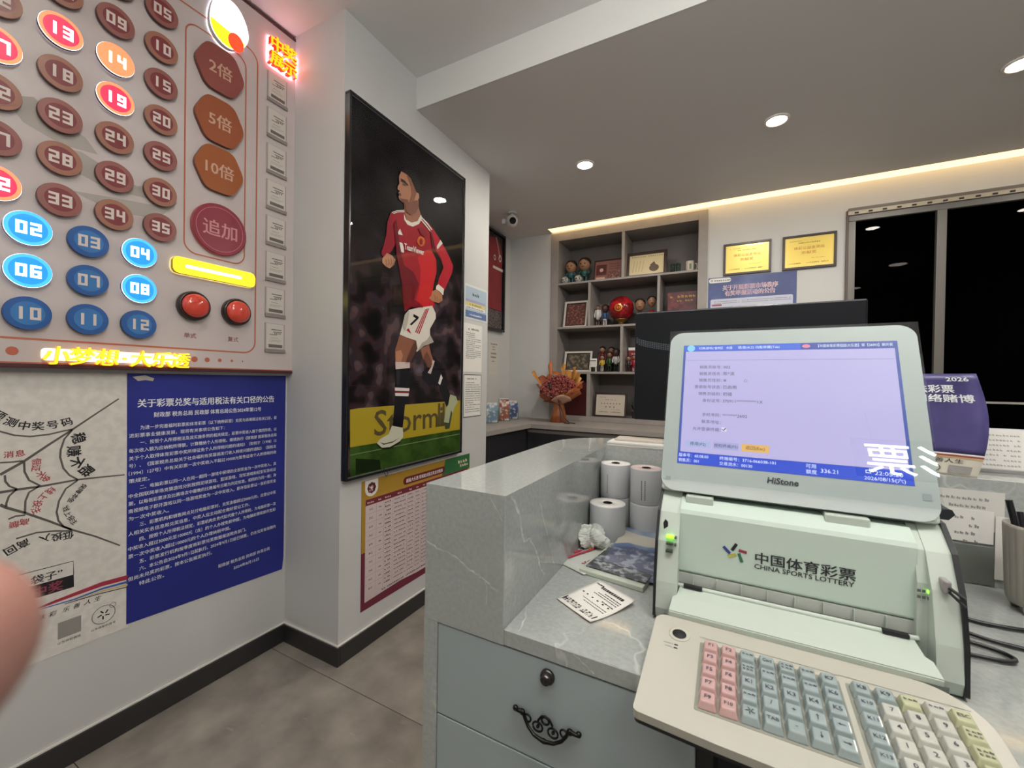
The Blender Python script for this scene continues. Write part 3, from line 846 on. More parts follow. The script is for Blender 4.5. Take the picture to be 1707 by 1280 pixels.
for ch, y in (('乐', .503), ('善', .528), ('人', .552), ('生', .577), ('彩', .474), ('体', .450)):
    t.text(ch, *q(y, .4945), .017, .0018, align='c', shear=.3, bold=.01)
t.build('slogan_lettering', INK, wp)
MB().text('袋子”', *q(.428, .612), .028, .0018, bold=.02).build('box_lettering', INK, wp)
MB().stroke([q(*a_) for a_ in [(.34, .652), (.519, .649), (.520, .605)]], .002, .0018).build('text_box_outline', INK, wp)
for y, s_ in ((.485, '山东体彩微信'), (.562, '山东体彩抖音号')):
    MB().text(s_, *q(y, .397), .009, .0018).build('caption', INK, wp)
t = MB()
for ch, y, z, r in (('消', .383, 1.012, 0), ('息', .405, 1.013, 6), ('假', .438, .982, -88), ('证', .437, .963, -95), ('不', .445, .943, -120), ('免', .457, .927, -140), ('线', .468, .887, -140), ('上', .453, .872, -128), ('投', .441, .854, -100), ('注', .438, .835, -70), ('高', .414, .806, 172), ('额', .394, .804, 176)):
    t.text(ch, *q(y, z), .021, .0018, align='c', valign='c', rot=math.radians(r), bold=.02)
t.build('red_lettering', mat('web_red', '#a83a44', .6), wp)
MB().prism([q(.34, .607), q(.520, .605), q(.521, .565), q(.34, .567)], .0013, .0018).build('black_panel', INK, wp)
MB().text('中奖', *q(.432, .571), .034, .0021, bold=.03).build('panel_lettering', mat('panel_pink', '#8d3a50', .6), wp)
for nm, pl, w, c in (('red_ribbon', [(.655, .540), (.589, .545), (.532, .541), (.480, .537), (.432, .532)], [.016, .015, .012, .009, .004], '#a02c44'), ('blue_ribbon', [(.655, .524), (.589, .529), (.521, .524), (.44, .528)], [.008, .006, .004, .002], '#3c5fa8'), ('yellow_ribbon', [(.655, .514), (.589, .521), (.521, .520)], [.007, .004, .001], '#c8b27a'), ('black_ribbon', [(.655, .506), (.577, .5155), (.5, .519)], [.003, .003, .002], '#1c1c1e')):
    MB().stroke([q(*p) for p in pl], w, .0017).build(nm, mat(nm, c, .6), wp)
t = MB()
ring(disc(.03, 32, *q(.593, .44)), disc(.0285, 32, *q(.593, .44)), t, .0018)
ring(disc(.0085, 20, *q(.616, .462)), disc(.0075, 20, *q(.616, .462)), t, .0018)
for i in range(5):
    a_ = math.radians(100 + 72 * i); c0 = q(.593, .44)
    t.stroke([(c0[0] + .005 * math.cos(a_), c0[1] + .005 * math.sin(a_)), (c0[0] + .016 * math.cos(a_ + .35), c0[1] + .016 * math.sin(a_ + .35))], .004, .0018)
t.build('round_emblem', INK, wp)
MB().prism([q(.485, .413), q(.538, .413), q(.538, .465), q(.485, .465)], .0013, .0017).build('code_patch', mat('code_grey', '#8f8c88', .6), wp)

# ------------------------------------------------------------------ framed football poster on the pillar
PY, PZ, PW, PH = 1.242, .802, .872, 1.682
fp = thing('framed_football_poster', 'tall black framed poster of a footballer in red shirt and white shorts', 'framed poster', (XP, PY, PZ), ON_LEFT)
FD = .033
fb = mat('poster_frame_black', '#17181b', .25)
fw = .011
for a_, b_ in (((0, 0, 0), (PW, fw, FD)), ((0, PH - fw, 0), (PW, PH, FD)), ((0, fw, 0), (fw, PH - fw, FD)), ((PW - fw, fw, 0), (PW, PH - fw, FD))):
    MB().box(a_, b_).build('frame_rail', fb, fp, bevel=.002)
pz = FD - .010
for a_, b_ in (((fw, fw), (PW - fw, fw + .003)), ((fw, PH - fw - .003), (PW - fw, PH - fw)), ((fw, fw), (fw + .003, PH - fw)), ((PW - fw - .003, fw), (PW - fw, PH - fw))):
    MB().box((a_[0], a_[1], pz), (b_[0], b_[1], pz + .004)).build('inner_rail', mat('frame_silver', '#9a9a9c', .3, metal=.7), fp)
backing = MB().box((fw, fw, .004), (PW - fw, PH - fw, pz)).build('print', mat('print_night', '#121013', .5, noise=(4.5, '#2a2024', .50, .78)), fp)
E0 = PY - 1.238
def pp(n, z, col, name=None, rough=.5):
    pts = [(min(max(x_ - E0, fw), PW - fw), min(max(y_, fw), PH - fw)) for x_, y_ in PLAYER[n]]
    MB().flat(pts, z).build(name or ('print_' + n), col if not isinstance(col, str) else mat('print_' + col, col, rough, spec=.08), backing)
# out-of-focus crowd behind the player: soft colour noise of the print
cm_ = mat('print_crowd', '#121013', .5, spec=.05)
nt = cm_.node_tree; bs = nt.nodes['Principled BSDF']
tc = nt.nodes.new('ShaderNodeTexCoord')
n_a = nt.nodes.new('ShaderNodeTexNoise'); n_a.inputs['Scale'].default_value = 11; n_a.inputs['Detail'].default_value = 1.2
r_a = nt.nodes.new('ShaderNodeValToRGB')
r_a.color_ramp.elements[0].position = .30; r_a.color_ramp.elements[0].color = lin('#0d0b0e')
r_a.color_ramp.elements[1].position = .80; r_a.color_ramp.elements[1].color = lin('#7a6a70')
for p_, c in ((.44, '#1c1618'), (.52, '#38262a'), (.58, '#2a2832'), (.64, '#5a4240'), (.70, '#4a4450')):
    e_2 = r_a.color_ramp.elements.new(p_); e_2.color = lin(c)
n_b = nt.nodes.new('ShaderNodeTexNoise'); n_b.inputs['Scale'].default_value = 3.2; n_b.inputs['Detail'].default_value = 2
r_b = nt.nodes.new('ShaderNodeValToRGB'); r_b.color_ramp.elements[0].position = .38; r_b.color_ramp.elements[0].color = lin('#0a090b'); r_b.color_ramp.elements[1].position = .8; r_b.color_ramp.elements[1].color = lin('#2c292c')
sx_ = nt.nodes.new('ShaderNodeSeparateXYZ')
rp = nt.nodes.new('ShaderNodeMapRange'); rp.inputs['From Min'].default_value = .85; rp.inputs['From Max'].default_value = 1.15
mx_ = nt.nodes.new('ShaderNodeMix'); mx_.data_type = 'RGBA'
L3 = nt.links.new
L3(tc.outputs['Object'], n_a.inputs['Vector']); L3(tc.outputs['Object'], n_b.inputs['Vector']); L3(tc.outputs['Object'], sx_.inputs[0])
L3(n_a.outputs['Fac'], r_a.inputs['Fac']); L3(n_b.outputs['Fac'], r_b.inputs['Fac']); L3(sx_.outputs['Y'], rp.inputs['Value'])
L3(rp.outputs[0], mx_.inputs[0]); L3(r_a.outputs['Color'], mx_.inputs[6]); L3(r_b.outputs['Color'], mx_.inputs[7]); L3(mx_.outputs[2], bs.inputs['Base Color'])
MB().rect(fw, fw, PW - fw, PH - fw, pz + .0003).build('crowd', cm_, backing)
z = pz + .0011
pp('yellow', z, '#a8942a', 'hoarding'); pp('grass', z, mat('print_grass', '#2b4419', .6, spec=.05, noise=(9, '#3c5a24', .4, .6)), 'pitch')
MB().text('Stormi', .165, .18, .17, z + .0002, bold=.01, fit=.52).text('ll', .64, .18, .19, z + .0002, bold=.01).build('hoarding_lettering', mat('hoarding_ink', '#4c421a', .6), backing)
pp('line', z + .0003, '#7c8a64'); pp('shadow', z + .0003, '#16260f')
z += .0006
for n, c in (('thigh_far', '#93604a'), ('sock_far', '#15131a'), ('sockband_far', '#c9b4ad'), ('bandf', '#d8d2cc'), ('boot_far', '#a8ad8c'), ('boot_far_sole', '#3f4a32'), ('thigh_near', '#8c5a45'), ('thigh_lit', '#b47c5e'), ('sockband_near', '#d0bcb6'), ('sock_near', '#131118'), ('band1', '#d8d4ce'), ('bandr', '#7a2230'), ('band2', '#d8d4ce'), ('boot_near', '#c4c2ae'), ('boot_sole', '#1c2414'), ('swoosh', '#4a4c44')):
    pp(n, z, c); z += .00012
for n, c in (('neck', '#9c6850'), ('sleeve_near', '#8e1a2a'), ('torso', '#9a1a28'), ('torso_lit', '#c4232c'), ('shorts', '#dcd6ca'), ('s1', '#a62436'), ('s2', '#a62436'), ('s3', '#a62436'), ('num7', '#16151a'), ('adi', '#a62436'), ('sleeve_far', '#b02030'), ('collar', '#e4dcd0'), ('face', '#b07c60'), ('hair', '#0f0d10'), ('ear', '#b98468'), ('brow', '#3a2620'), ('cuff_far', '#e2dad0'), ('fist_near', '#b88468'), ('hand_far', '#b07a5e'), ('stripe_a', '#e6e0d8'), ('stripe_a2', '#e6e0d8'), ('stripe_b', '#e6e0d8'), ('stripe_b2', '#e6e0d8'), ('badge_tri', '#e4ded6'), ('crest', '#c8642a'), ('crest_in', '#8e1a20'), ('sleeve_badge', '#dcd6d0'), ('sponsor', '#e2dcd6')):
    pp(n, z, c); z += .00012
def px(pts, c, name):
    global z
    MB().flat([(p[0] - E0, p[1]) for p in pts], z).build(name, mat('print_' + c, c, .5, spec=.08), backing); z += .00012
px([(.36, 1.478), (.388, 1.470), (.412, 1.443), (.434, 1.416), (.42, 1.38), (.408, 1.361), (.378, 1.338), (.40, 1.39), (.395, 1.43)], '#8a5a46', 'print_face_shade')
px([(.333, 1.328), (.377, 1.338), (.372, 1.356), (.336, 1.346), (.312, 1.340)], '#7a4e3e', 'print_jaw_shade')
px([(.348, 1.336), (.40, 1.352), (.44, 1.38), (.452, 1.35), (.43, 1.31), (.39, 1.285), (.362, 1.29)], '#7c5040', 'print_neck_shade')
px([(.276, 1.20), (.29, 1.23), (.31, 1.13), (.345, 1.02), (.42, 1.0), (.46, .95), (.43, .87), (.41, .823), (.36, .792), (.346, .845), (.338, .922), (.313, 1.007), (.295, 1.062), (.29, 1.108)], '#6c1220', 'print_shirt_shade')
px([(.545, 1.27), (.575, 1.22), (.60, 1.165), (.65, 1.13), (.668, 1.09), (.635, 1.13), (.60, 1.15), (.575, 1.15), (.56, 1.2)], '#5a0f1a', 'print_arm_shade')
px([(.45, 1.24), (.50, 1.255), (.53, 1.22), (.50, 1.205), (.47, 1.215)], '#861624', 'print_chest_shade')
px([(.36, .79), (.42, .828), (.50, .83), (.43, .86), (.37, .84)], '#7a1420', 'print_hem_shade')
px([(.444, .651), (.456, .609), (.43, .57), (.404, .535), (.37, .535), (.40, .58), (.42, .62)], '#5c3a2e', 'print_thigh_shade')
px([(.46, .60), (.51, .628), (.551, .640), (.59, .655), (.56, .69), (.53, .66), (.49, .64)], '#a8a294', 'print_shorts_fold')
px([(.346, .72), (.36, .77), (.39, .80), (.38, .74), (.36, .69)], '#b8b2a4', 'print_shorts_shade')
px([(.51, .555), (.55, .51), (.58, .53), (.56, .57), (.53, .60)], '#6e4636', 'print_calf_shade')
px([(.30, .49), (.33, .49), (.325, .42), (.305, .42)], '#2a2830', 'print_sock_light')
t = MB()
t.text('TeamViewer', .349 - E0, 1.10, .042, z, bold=.02, fit=.15, rot=math.radians(4))
t.build('shirt_lettering', mat('print_shirt_white', '#e2dcd6', .5), backing)
t = MB()
t.flat([(p[0] - E0, p[1]) for p in ((.300, 1.363), (.318, 1.366), (.322, 1.356), (.306, 1.352))], z)          # mouth
t.flat([(p[0] - E0, p[1]) for p in ((.330, 1.422), (.350, 1.425), (.356, 1.418), (.334, 1.414))], z)          # eye
for i in range(4):
    t.stroke([(.268 - i * .017, 1.040 - i * .008), (.272 - i * .016, 1.012 - i * .006), (.262 - i * .014, .996 - i * .003)], .0028, z)
    t.stroke([(.585 + i * .022, .915 - i * .006), (.598 + i * .020, .888)], .0026, z)
t.build('print_features', mat('print_feature', '#5a3428', .6), backing)
MB().box((fw, fw, z + .0006), (PW - fw, PH - fw, z + .0020)).build('glazing', glass_mat('poster_glazing', '#ffffff', .0, 1.45, .26), fp)
MB().tube([(.22, .02, FD), (.222, -.004, FD + .004), (.232, -.02, FD + .004), (.243, -.012, FD + .004), (.243, .012, FD)], .0016, 6).build('hanging_cord', INK, fp)

# ------------------------------------------------------------------ prize chart below it
pc = thing('prize_chart', 'yellow and maroon prize table poster with printed rows under the framed poster', 'poster', (XP, 1.358, .168), ON_LEFT)
def q(y, z): return (y - 1.358, z - .168)
MB().prism([q(1.360, .170), q(2.247, .166), q(2.247, .774), q(1.358, .774)], .0004, .0012).build('sheet', mat('chart_maroon', '#6b2237', .5), pc)
L_ = .0015
MB().prism([q(1.360, .44), q(2.246, .44), q(2.246, .774), q(1.358, .774)], .0012, L_).build('yellow_band', mat('chart_yellow', '#a8832c', .5), pc)
MB().prism([q(1.955, .682), q(2.247, .682), q(2.247, .774), q(1.990, .774)], L_, L_ + .0003).build('green_corner', mat('chart_green', '#2f6a3c', .5), pc)
MB().prism([q(1.382, .205), q(1.62, .212), q(1.75, .203), q(2.225, .207), q(2.225, .684), q(1.382, .684)], L_ + .0003, L_ + .0006).build('table_field', mat('chart_field', '#cbbcbc', .55), pc)
c0 = q(1.418, .735)
MB().prism([(c0[0] - .04, c0[1] + .038), (c0[0] + .04, c0[1] + .038)] + [(c0[0] + .04 * math.cos(-math.pi * i / 14), c0[1] - .002 + .038 * math.sin(-math.pi * i / 14)) for i in range(15)], L_, L_ + .0004).build('emblem_field', WHITE, pc)
em = MB()
for i in range(8):
    a_ = math.pi * i / 4
    em.flat(disc(.010, 12, c0[0] + .017 * math.cos(a_), c0[1] + .017 * math.sin(a_)), L_ + .0007)
em.build('emblem', mat('chart_emblem', '#6a2a3a', .5), pc)
t = MB(); scribble(t, c0[0] - .016, c0[0] + .018, c0[1] + .001, .015, L_ + .001); scribble(t, c0[0] - .016, c0[0] + .018, c0[1] - .015, .015, L_ + .001); t.build('emblem_lettering', mat('chart_pink', '#d9a8a0', .5), pc)
p0, p1 = q(1.632, .698), q(1.985, .738)
MB().prism(rrect(p0[0], p0[1], p1[0], p1[1], .019), L_, L_ + .0004).build('title_pill', mat('chart_pill', '#6e1f22', .5), pc)
MB().text('超级大乐透 常规复式投注奖金对照表', (p0[0] + p1[0]) / 2, p0[1] + .011, .022, L_ + .0007, align='c', bold=.02, fit=.31).build('title_lettering', WHITEINK, pc)
t = MB(); scribble(t, q(2.12, 0)[0], q(2.22, 0)[0], q(0, .728)[1], .026, L_ + .0006); scribble(t, q(2.14, 0)[0], q(2.22, 0)[0], q(0, .704)[1], .024, L_ + .0006); t.build('corner_lettering', mat('chart_corner', '#e3c9b4', .5), pc)
h0, h1 = q(1.382, .655), q(2.225, .684)
MB().rect(h0[0], h0[1], h1[0], h1[1], L_ + .0008).build('header_row', mat('chart_header', '#6e2430', .5), pc)
ht = MB(); tt = MB(); gl = MB()
CX = [1.382, 1.448, 1.497, 1.556, 1.66, 1.72, 1.77, 1.83, 1.90, 1.98, 2.06, 2.14, 2.225]
for s_, a_, b_ in (('复式号码', 0, 1), ('注数', 1, 2), ('奖级名称', 2, 3), ('一等奖', 3, 4), ('二等', 4, 5), ('三等', 5, 6), ('四等', 6, 7), ('五等', 7, 8), ('六等', 8, 9), ('七等', 9, 10), ('八等', 10, 11), ('九等', 11, 12)):
    k_ = len(s_) * .0055
    scribble(ht, (CX[a_] + CX[b_]) / 2 - 1.358 - k_, (CX[a_] + CX[b_]) / 2 - 1.358 + k_, .496, .0105, L_ + .001)
ht.build('header_lettering', mat('chart_header_text', '#e6d6d2', .5), pc)
rowh = .0415
names = ['5+3', '5+2', '6+3', '7+2', '6+4', '8+2', '7+3', '7+4', '9+2', '8+3']
rnd = random.Random(3)
for i, nme in enumerate(names):
    zt = .655 - i * rowh
    tt.text(nme, (CX[0] + CX[1]) / 2 - 1.358, zt - .168 - .026, .014, L_ + .001, align='c', bold=.01)
    scribble(tt, (CX[1] + CX[2]) / 2 - 1.364, (CX[1] + CX[2]) / 2 - 1.352, zt - .168 - .026, .009, L_ + .001)
    gl.rect(CX[0] - 1.358, zt - .168, CX[-1] - 1.358, zt - .168 + .0008, L_ + .0009)
    for k in range(2):
        zz = zt - .168 - .015 - k * rowh / 2
        scribble(tt, CX[2] - 1.358 + .008, CX[3] - 1.358 - .006, zz, .0105, L_ + .001)
        scribble(tt, CX[3] - 1.358 + .012, CX[4] - 1.358 - .012 * rnd.choice((1, 1.6, .6)), zz, .0085, L_ + .001, i)
        for c_ in range(4, 12):
            scribble(tt, CX[c_] - 1.358 + .008, CX[c_ + 1] - 1.358 - .008, zz, .0085, L_ + .001, c_)
        if k:
            gl.rect(CX[2] - 1.358, zt - .168 - rowh / 2, CX[-1] - 1.358, zt - .168 - rowh / 2 + .0006, L_ + .0009)
for c_ in CX[1:-1]:
    gl.rect(c_ - 1.358, .24 - .168, c_ - 1.358 + .0008, .655 - .168, L_ + .0009)
scribble(tt, 1.49 - 1.358, 2.1 - 1.358, .218 - .168, .012, L_ + .001)
tt.build('table_lettering', mat('chart_ink', '#3a3036', .6), pc)
gl.build('table_lines', mat('chart_line', '#8d7a80', .6), pc)

# ------------------------------------------------------------------ small notices at the far end of the pillar
def sheet(name, label, y0, z0, y1, z1, paper, group=None):
    t_ = thing(name, label, 'notice', (XP, y0, z0), ON_LEFT, group)
    MB().box((0, 0, .0004), (y1 - y0, z1 - z0, .0012)).build('sheet', paper, t_)
    return t_, y1 - y0, z1 - z0
n1, w, h = sheet('permit_notice', 'light blue and yellow printed permit high on the pillar edge', 2.165, 1.640, 2.442, 1.862, mat('permit_paper', '#d4d8d6', .5))
MB().rect(.012, .012, w - .014, h - .014, .0014).build('blue_field', mat('permit_blue', '#a9bccb', .5), n1)
MB().rect(.012, .012, w - .014, .055, .0016).build('dark_blue_band', mat('permit_dark', '#5f78a6', .5), n1)
MB().rect(.012, .068, w - .03, .086, .0016).build('white_band', WHITE, n1)
MB().rect(.012, .088, w - .03, .110, .0016).build('yellow_band', mat('permit_yellow', '#d8c878', .5), n1)
MB().rect(.012, .112, w - .03, .128, .0016).build('lilac_band', mat('permit_lilac', '#9fa2c4', .5), n1)
t = MB(); scribble(t, .09, .21, .155, .03, .0018); scribble(t, .06, .2, .093, .013, .0018); scribble(t, .02, w - .04, .071, .013, .0018); t.build('lettering', GREYINK, n1)
t = MB(); scribble(t, .06, .2, .026, .016, .0018); t.build('white_lettering', WHITEINK, n1)
rnd = random.Random(11)
def body_lines(mb, x0, x1, y1, y0, step, size, z=.0016):
    y_ = y1
    while y_ > y0:
        scribble(mb, x0, x0 + (x1 - x0) * rnd.choice((1, 1, 1, .6)), y_, size, z)
        y_ -= step
n2, w, h = sheet('rules_notice', 'plain white printed rules sheet pinned in the middle of the pillar edge', 2.163, 1.300, 2.378, 1.612, WHITE)
t = MB(); scribble(t, .05, w - .05, h - .04, .018, .0016); body_lines(t, .025, w - .02, h - .062, .08, .0125, .0088); t.build('lettering', GREYINK, n2)
n3, w, h = sheet('bordered_notice', 'white printed sheet with a thick dark border low on the pillar edge', 2.168, 1.010, 2.376, 1.285, WHITE)
t = MB(); scribble(t, .04, w - .05, h - .032, .014, .0016); body_lines(t, .02, w - .015, h - .055, .02, .0145, .0088); t.build('lettering', GREYINK, n3)
bd = MB()
for r_ in ((0, 0, w, .004), (0, h - .004, w, h), (0, 0, .004, h), (w - .004, 0, w, h)):
    bd.rect(*r_, .0016)
bd.build('border', INK, n3)

# ------------------------------------------------------------------ alcove: framed shirt, paper notice, outlet
fs = thing('framed_shirt', 'black framed red football shirt hanging in the alcove past the pillar', 'framed shirt', (XA, 2.95, 1.715), ON_LEFT)
w, h = .585, .93
for a_, b_ in (((0, 0, 0), (w, .022, .035)), ((0, h - .022, 0), (w, h, .035)), ((0, .022, 0), (.022, h - .022, .035)), ((w - .022, .022, 0), (w, h - .022, .035))):
    MB().box(a_, b_).build('frame_rail', fb, fs, bevel=.002)
MB().box((.022, .022, .002), (w - .022, h - .022, .008)).build('backing', mat('shirt_backing', '#2c2426', .6), fs)
sh_ = MB().prism([(.05, .20), (.54, .20), (.54, .75), (.50, .83), (.42, .88), (.35, .86), (.27, .84), (.19, .86), (.12, .88), (.05, .80)], .008, .018).build('shirt', mat('shirt_red', '#7e1c26', .7, noise=(8, '#8c2430', .4, .6)), fs, bevel=.004)
MB().stroke([(.42, .88), (.46, .80), (.50, .70)], .008, .0186).build('shirt_piping', mat('shirt_white', '#d8cfca', .6), sh_)
MB().rect(.37, .58, .555, .605, .0188).build('shirt_sponsor', mat('shirt_white', '#d8cfca', .6), sh_)
em = MB(); ring(disc(.026, 24, .50, .70, .034), disc(.016, 24, .50, .70, .022), em, .0188); ring(disc(.02, 20, .40, .685, .026), disc(.013, 20, .40, .685, .017), em, .0188); em.build('shirt_badges', mat('shirt_white', '#d8cfca', .6), sh_)
MB().box((.025, .025, .008), (w - .025, .20, .012)).build('crowd_photo', mat('shirt_crowd', '#6a5c5c', .6, noise=(60, '#2e2628', .45, .6)), fs)
MB().box((.022, .022, .024), (w - .022, h - .022, .026)).build('glazing', MATS['poster_glazing'], fs)
an = thing('alcove_notice', 'faint white paper taped to the alcove wall below the framed shirt', 'notice', (XA, 3.30, 1.30), ON_LEFT)
MB().box((0, 0, .0004), (.17, .32, .0012)).build('sheet', mat('faint_paper', '#cfccc4', .6), an)
t = MB()
for x0, x1, y_, s_ in ((.03, .14, .285, .02), (.06, .11, .26, .015), (.06, .11, .236, .015), (.035, .135, .195, .026), (.035, .135, .16, .026), (.05, .11, .125, .014)):
    scribble(t, x0, x1, y_, s_, .0016)
t.build('lettering', GREYINK, an)
# ------------------------------------------------------------------ L-shaped desk along alcove and back wall
DZ = .885
dk = thing('back_desk', 'grey brown L-shaped desk top with black fronts along the back wall', 'desk', (XA, YB, 0))
def d_(x, y, z): return (x - XA, y - YB, z)
MB().prism([d_(XA, YP1 + .001, 0)[:2], d_(-1.525, YP1 + .001, 0)[:2], d_(-1.49, 3.17, 0)[:2], d_(XR - .01, 3.20, 0)[:2], d_(XR - .01, YB, 0)[:2], d_(XA, YB, 0)[:2]], DZ - .035, DZ).build('desk_top', TAUPE, dk, bevel=.002)
MB().box(d_(-1.560, YP1 + .002, .0), d_(-1.535, 3.20, DZ - .036)).build('side_front_panel', CHAR, dk)
MB().box(d_(-1.535, 3.21, .0), d_(XR - .01, 3.235, DZ - .036)).build('back_front_panel', CHAR, dk)
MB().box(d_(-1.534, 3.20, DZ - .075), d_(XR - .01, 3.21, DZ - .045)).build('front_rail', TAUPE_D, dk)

# ------------------------------------------------------------------ built-in display shelf
su = thing('display_shelf', 'taupe built-in display shelf with open compartments in the back wall', 'shelf', (SX0, YB, DZ))
SD = .30            # recess depth
SF = YB - .018      # front plane
def s_(x, y, z): return (x - SX0, y - YB, z - DZ)
def sbox(name, a, b, m=TAUPE):
    return MB().box(s_(*a), s_(*b)).build(name, m, su, bevel=.0015)
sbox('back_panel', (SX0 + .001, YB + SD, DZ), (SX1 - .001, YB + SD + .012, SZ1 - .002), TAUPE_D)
sbox('left_stile', (SX0, SF, DZ + .001), (-1.462, YB + SD, SZ1 - .001))
sbox('right_stile', (-.247, SF, DZ + .001), (SX1, YB + SD, SZ1 - .001))
sbox('top_rail', (-1.462, SF, 2.578), (-.247, YB + SD, SZ1 - .001))
sbox('shelf_board', (-1.462, SF, 2.160), (-.247, YB + SD, 2.178))
sbox('shelf_board', (-1.462, SF, 1.744), (-.247, YB + SD, 1.762))
sbox('shelf_board', (-1.166, SF, 1.322), (-.247, YB + SD, 1.342))
sbox('base_board', (-1.462, SF, DZ + .001), (-.247, YB + SD, DZ + .045))
for x0, x1, z0, z1 in ((-.866, -.840, 2.178, 2.578), (-1.166, -1.143, 1.762, 2.160), (-.560, -.538, 1.762, 2.160), (-.866, -.842, 1.342, 1.744), (-1.166, -1.132, DZ + .045, 1.322), (-.560, -.538, DZ + .045, 1.322)):
    sbox('divider', (x0, SF + .002, z0), (x1, YB + SD, z1))
sbox('shelf_board', (-1.462, SF + .08, 1.322), (-1.166, YB + SD, 1.342))
Z1, Z2, Z3, Z4 = 2.178, 1.762, 1.342, DZ + .045

def photo_frame(name, label, x, y, z, w, h, rail, rm, inner_mat, art, tilt=12, yaw=0, group=None, mount=.0):
    """leaning picture frame standing at (x,y,z); art(mb-list root, w, h) adds the print"""
    R = rotz(yaw) @ cols((1, 0, 0), (0, math.sin(math.radians(tilt)), math.cos(math.radians(tilt))), (0, -math.cos(math.radians(tilt)), math.sin(math.radians(tilt))))
    t_ = thing(name, label, 'picture frame', (x, y, z + .001), R, group)
    for a_, b_ in (((-w / 2, 0, -.012), (w / 2, rail, .004)), ((-w / 2, h - rail, -.012), (w / 2, h, .004)), ((-w / 2, rail, -.012), (-w / 2 + rail, h - rail, .004)), ((w / 2 - rail, rail, -.012), (w / 2, h - rail, .004))):
        MB().box(a_, b_).build('frame_rail', rm, t_, bevel=.001)
    MB().box((-w / 2 + rail, rail, -.011), (w / 2 - rail, h - rail, -.004)).build('picture', inner_mat, t_)
    art(t_, w / 2 - rail, rail, h - rail)
    return t_
FRB = mat('frame_dark_brown', '#2f1c18', .35)
FRW = mat('frame_white', '#cfc8c0', .45)
def art_collage(t_, hw, y0, y1):
    H = y1 - y0
    MB().rect(-hw * .92, y0 + H * .30, -hw * .1, y0 + H * .82, -.0036).build('photo', mat('collage_dark', '#5a2f30', .3), t_)
    MB().flat(disc(.018, 16, -hw * .5, y0 + H * .55), -.0032).build('photo_ball', mat('collage_light', '#c9a89c', .4), t_)
    MB().rect(-hw * .92, y0 + H * .06, -hw * .2, y0 + H * .2, -.0036).build('caption', mat('collage_light', '#c9a89c', .4), t_)
    MB().rect(hw * .0, y0 + H * .1, hw * .9, y0 + H * .45, -.0036).build('team_photo', mat('collage_mid', '#6d4540', .3, noise=(70, '#b58d80', .5, .7)), t_)
    m = MB()
    for i in range(3):
        scribble(m, hw * .1, hw * .85, y0 + H * (.55 + .12 * i), .014, -.0036, i)
    m.build('caption_lines', mat('collage_dark', '#5a2f30', .3), t_)
photo_frame('collage_frame', 'pinkish photo collage frame on the top shelf beside the two dolls', -1.02, 3.79, Z1, .262, .215, .010, FRB, mat('collage_paper', '#8a5f58', .3), art_collage, 10, 0)
def art_bill(t_, hw, y0, y1):
    H = y1 - y0
    MB().flat(disc(hw * .28, 20, hw * .45, y0 + H * .3, H * .18), -.0036).build('engraving', mat('bill_engraving', '#5c4436', .4), t_)
    MB().flat([(hw * .2, y0 + H * .45), (hw * .45, y0 + H * .62), (hw * .55, y0 + H * .45), (hw * .3, y0 + H * .4)], -.0034).build('engraving_top', mat('bill_engraving', '#5c4436', .4), t_)
    m = MB(); scribble(m, -hw * .85, -hw * .05, y0 + H * .88, .018, -.0036); scribble(m, hw * .1, hw * .9, y0 + H * .88, .018, -.0036)
    for i in range(4):
        m.stroke([(-hw * .8 + i * hw * .18, y0 + H * .15), (-hw * .7 + i * hw * .18, y0 + H * .7)], .003, -.0036)
    m.build('bill_lines', mat('bill_line', '#9a8a5c', .4), t_)
photo_frame('certificate_frame', 'dark wood frame with a cream engraved certificate in the right top compartment', -.672, 3.77, Z1, .345, .235, .026, FRB, mat('bill_paper', '#d8c9a0', .25), art_bill, 8, 0)
def art_team(t_, hw, y0, y1):
    MB().rect(-hw * .88, y0 + .012, hw * .88, y1 - .012, -.0036).build('photo', mat('team_photo', '#5a3a34', .3, noise=(55, '#a86a66', .48, .66)), t_)
photo_frame('white_photo_frame', 'white frame with a red team photo in the left second-row compartment', -1.318, 3.76, Z2, .235, .265, .018, FRW, mat('team_dark', '#3b2a26', .3), art_team, 12, .0)
def art_blank(t_, hw, y0, y1):
    MB().rect(-hw * .9, y0 + .01, hw * .9, y1 - .01, -.0036).build('photo', mat('players_photo', '#46443c', .2, noise=(25, '#8a7a66', .45, .65)), t_)
photo_frame('white_landscape_frame', 'white landscape frame with a players photo behind the bouquet', -1.302, 3.80, Z3, .275, .205, .018, FRW, mat('players_dark', '#2c2a26', .3), art_blank, 14, 0)
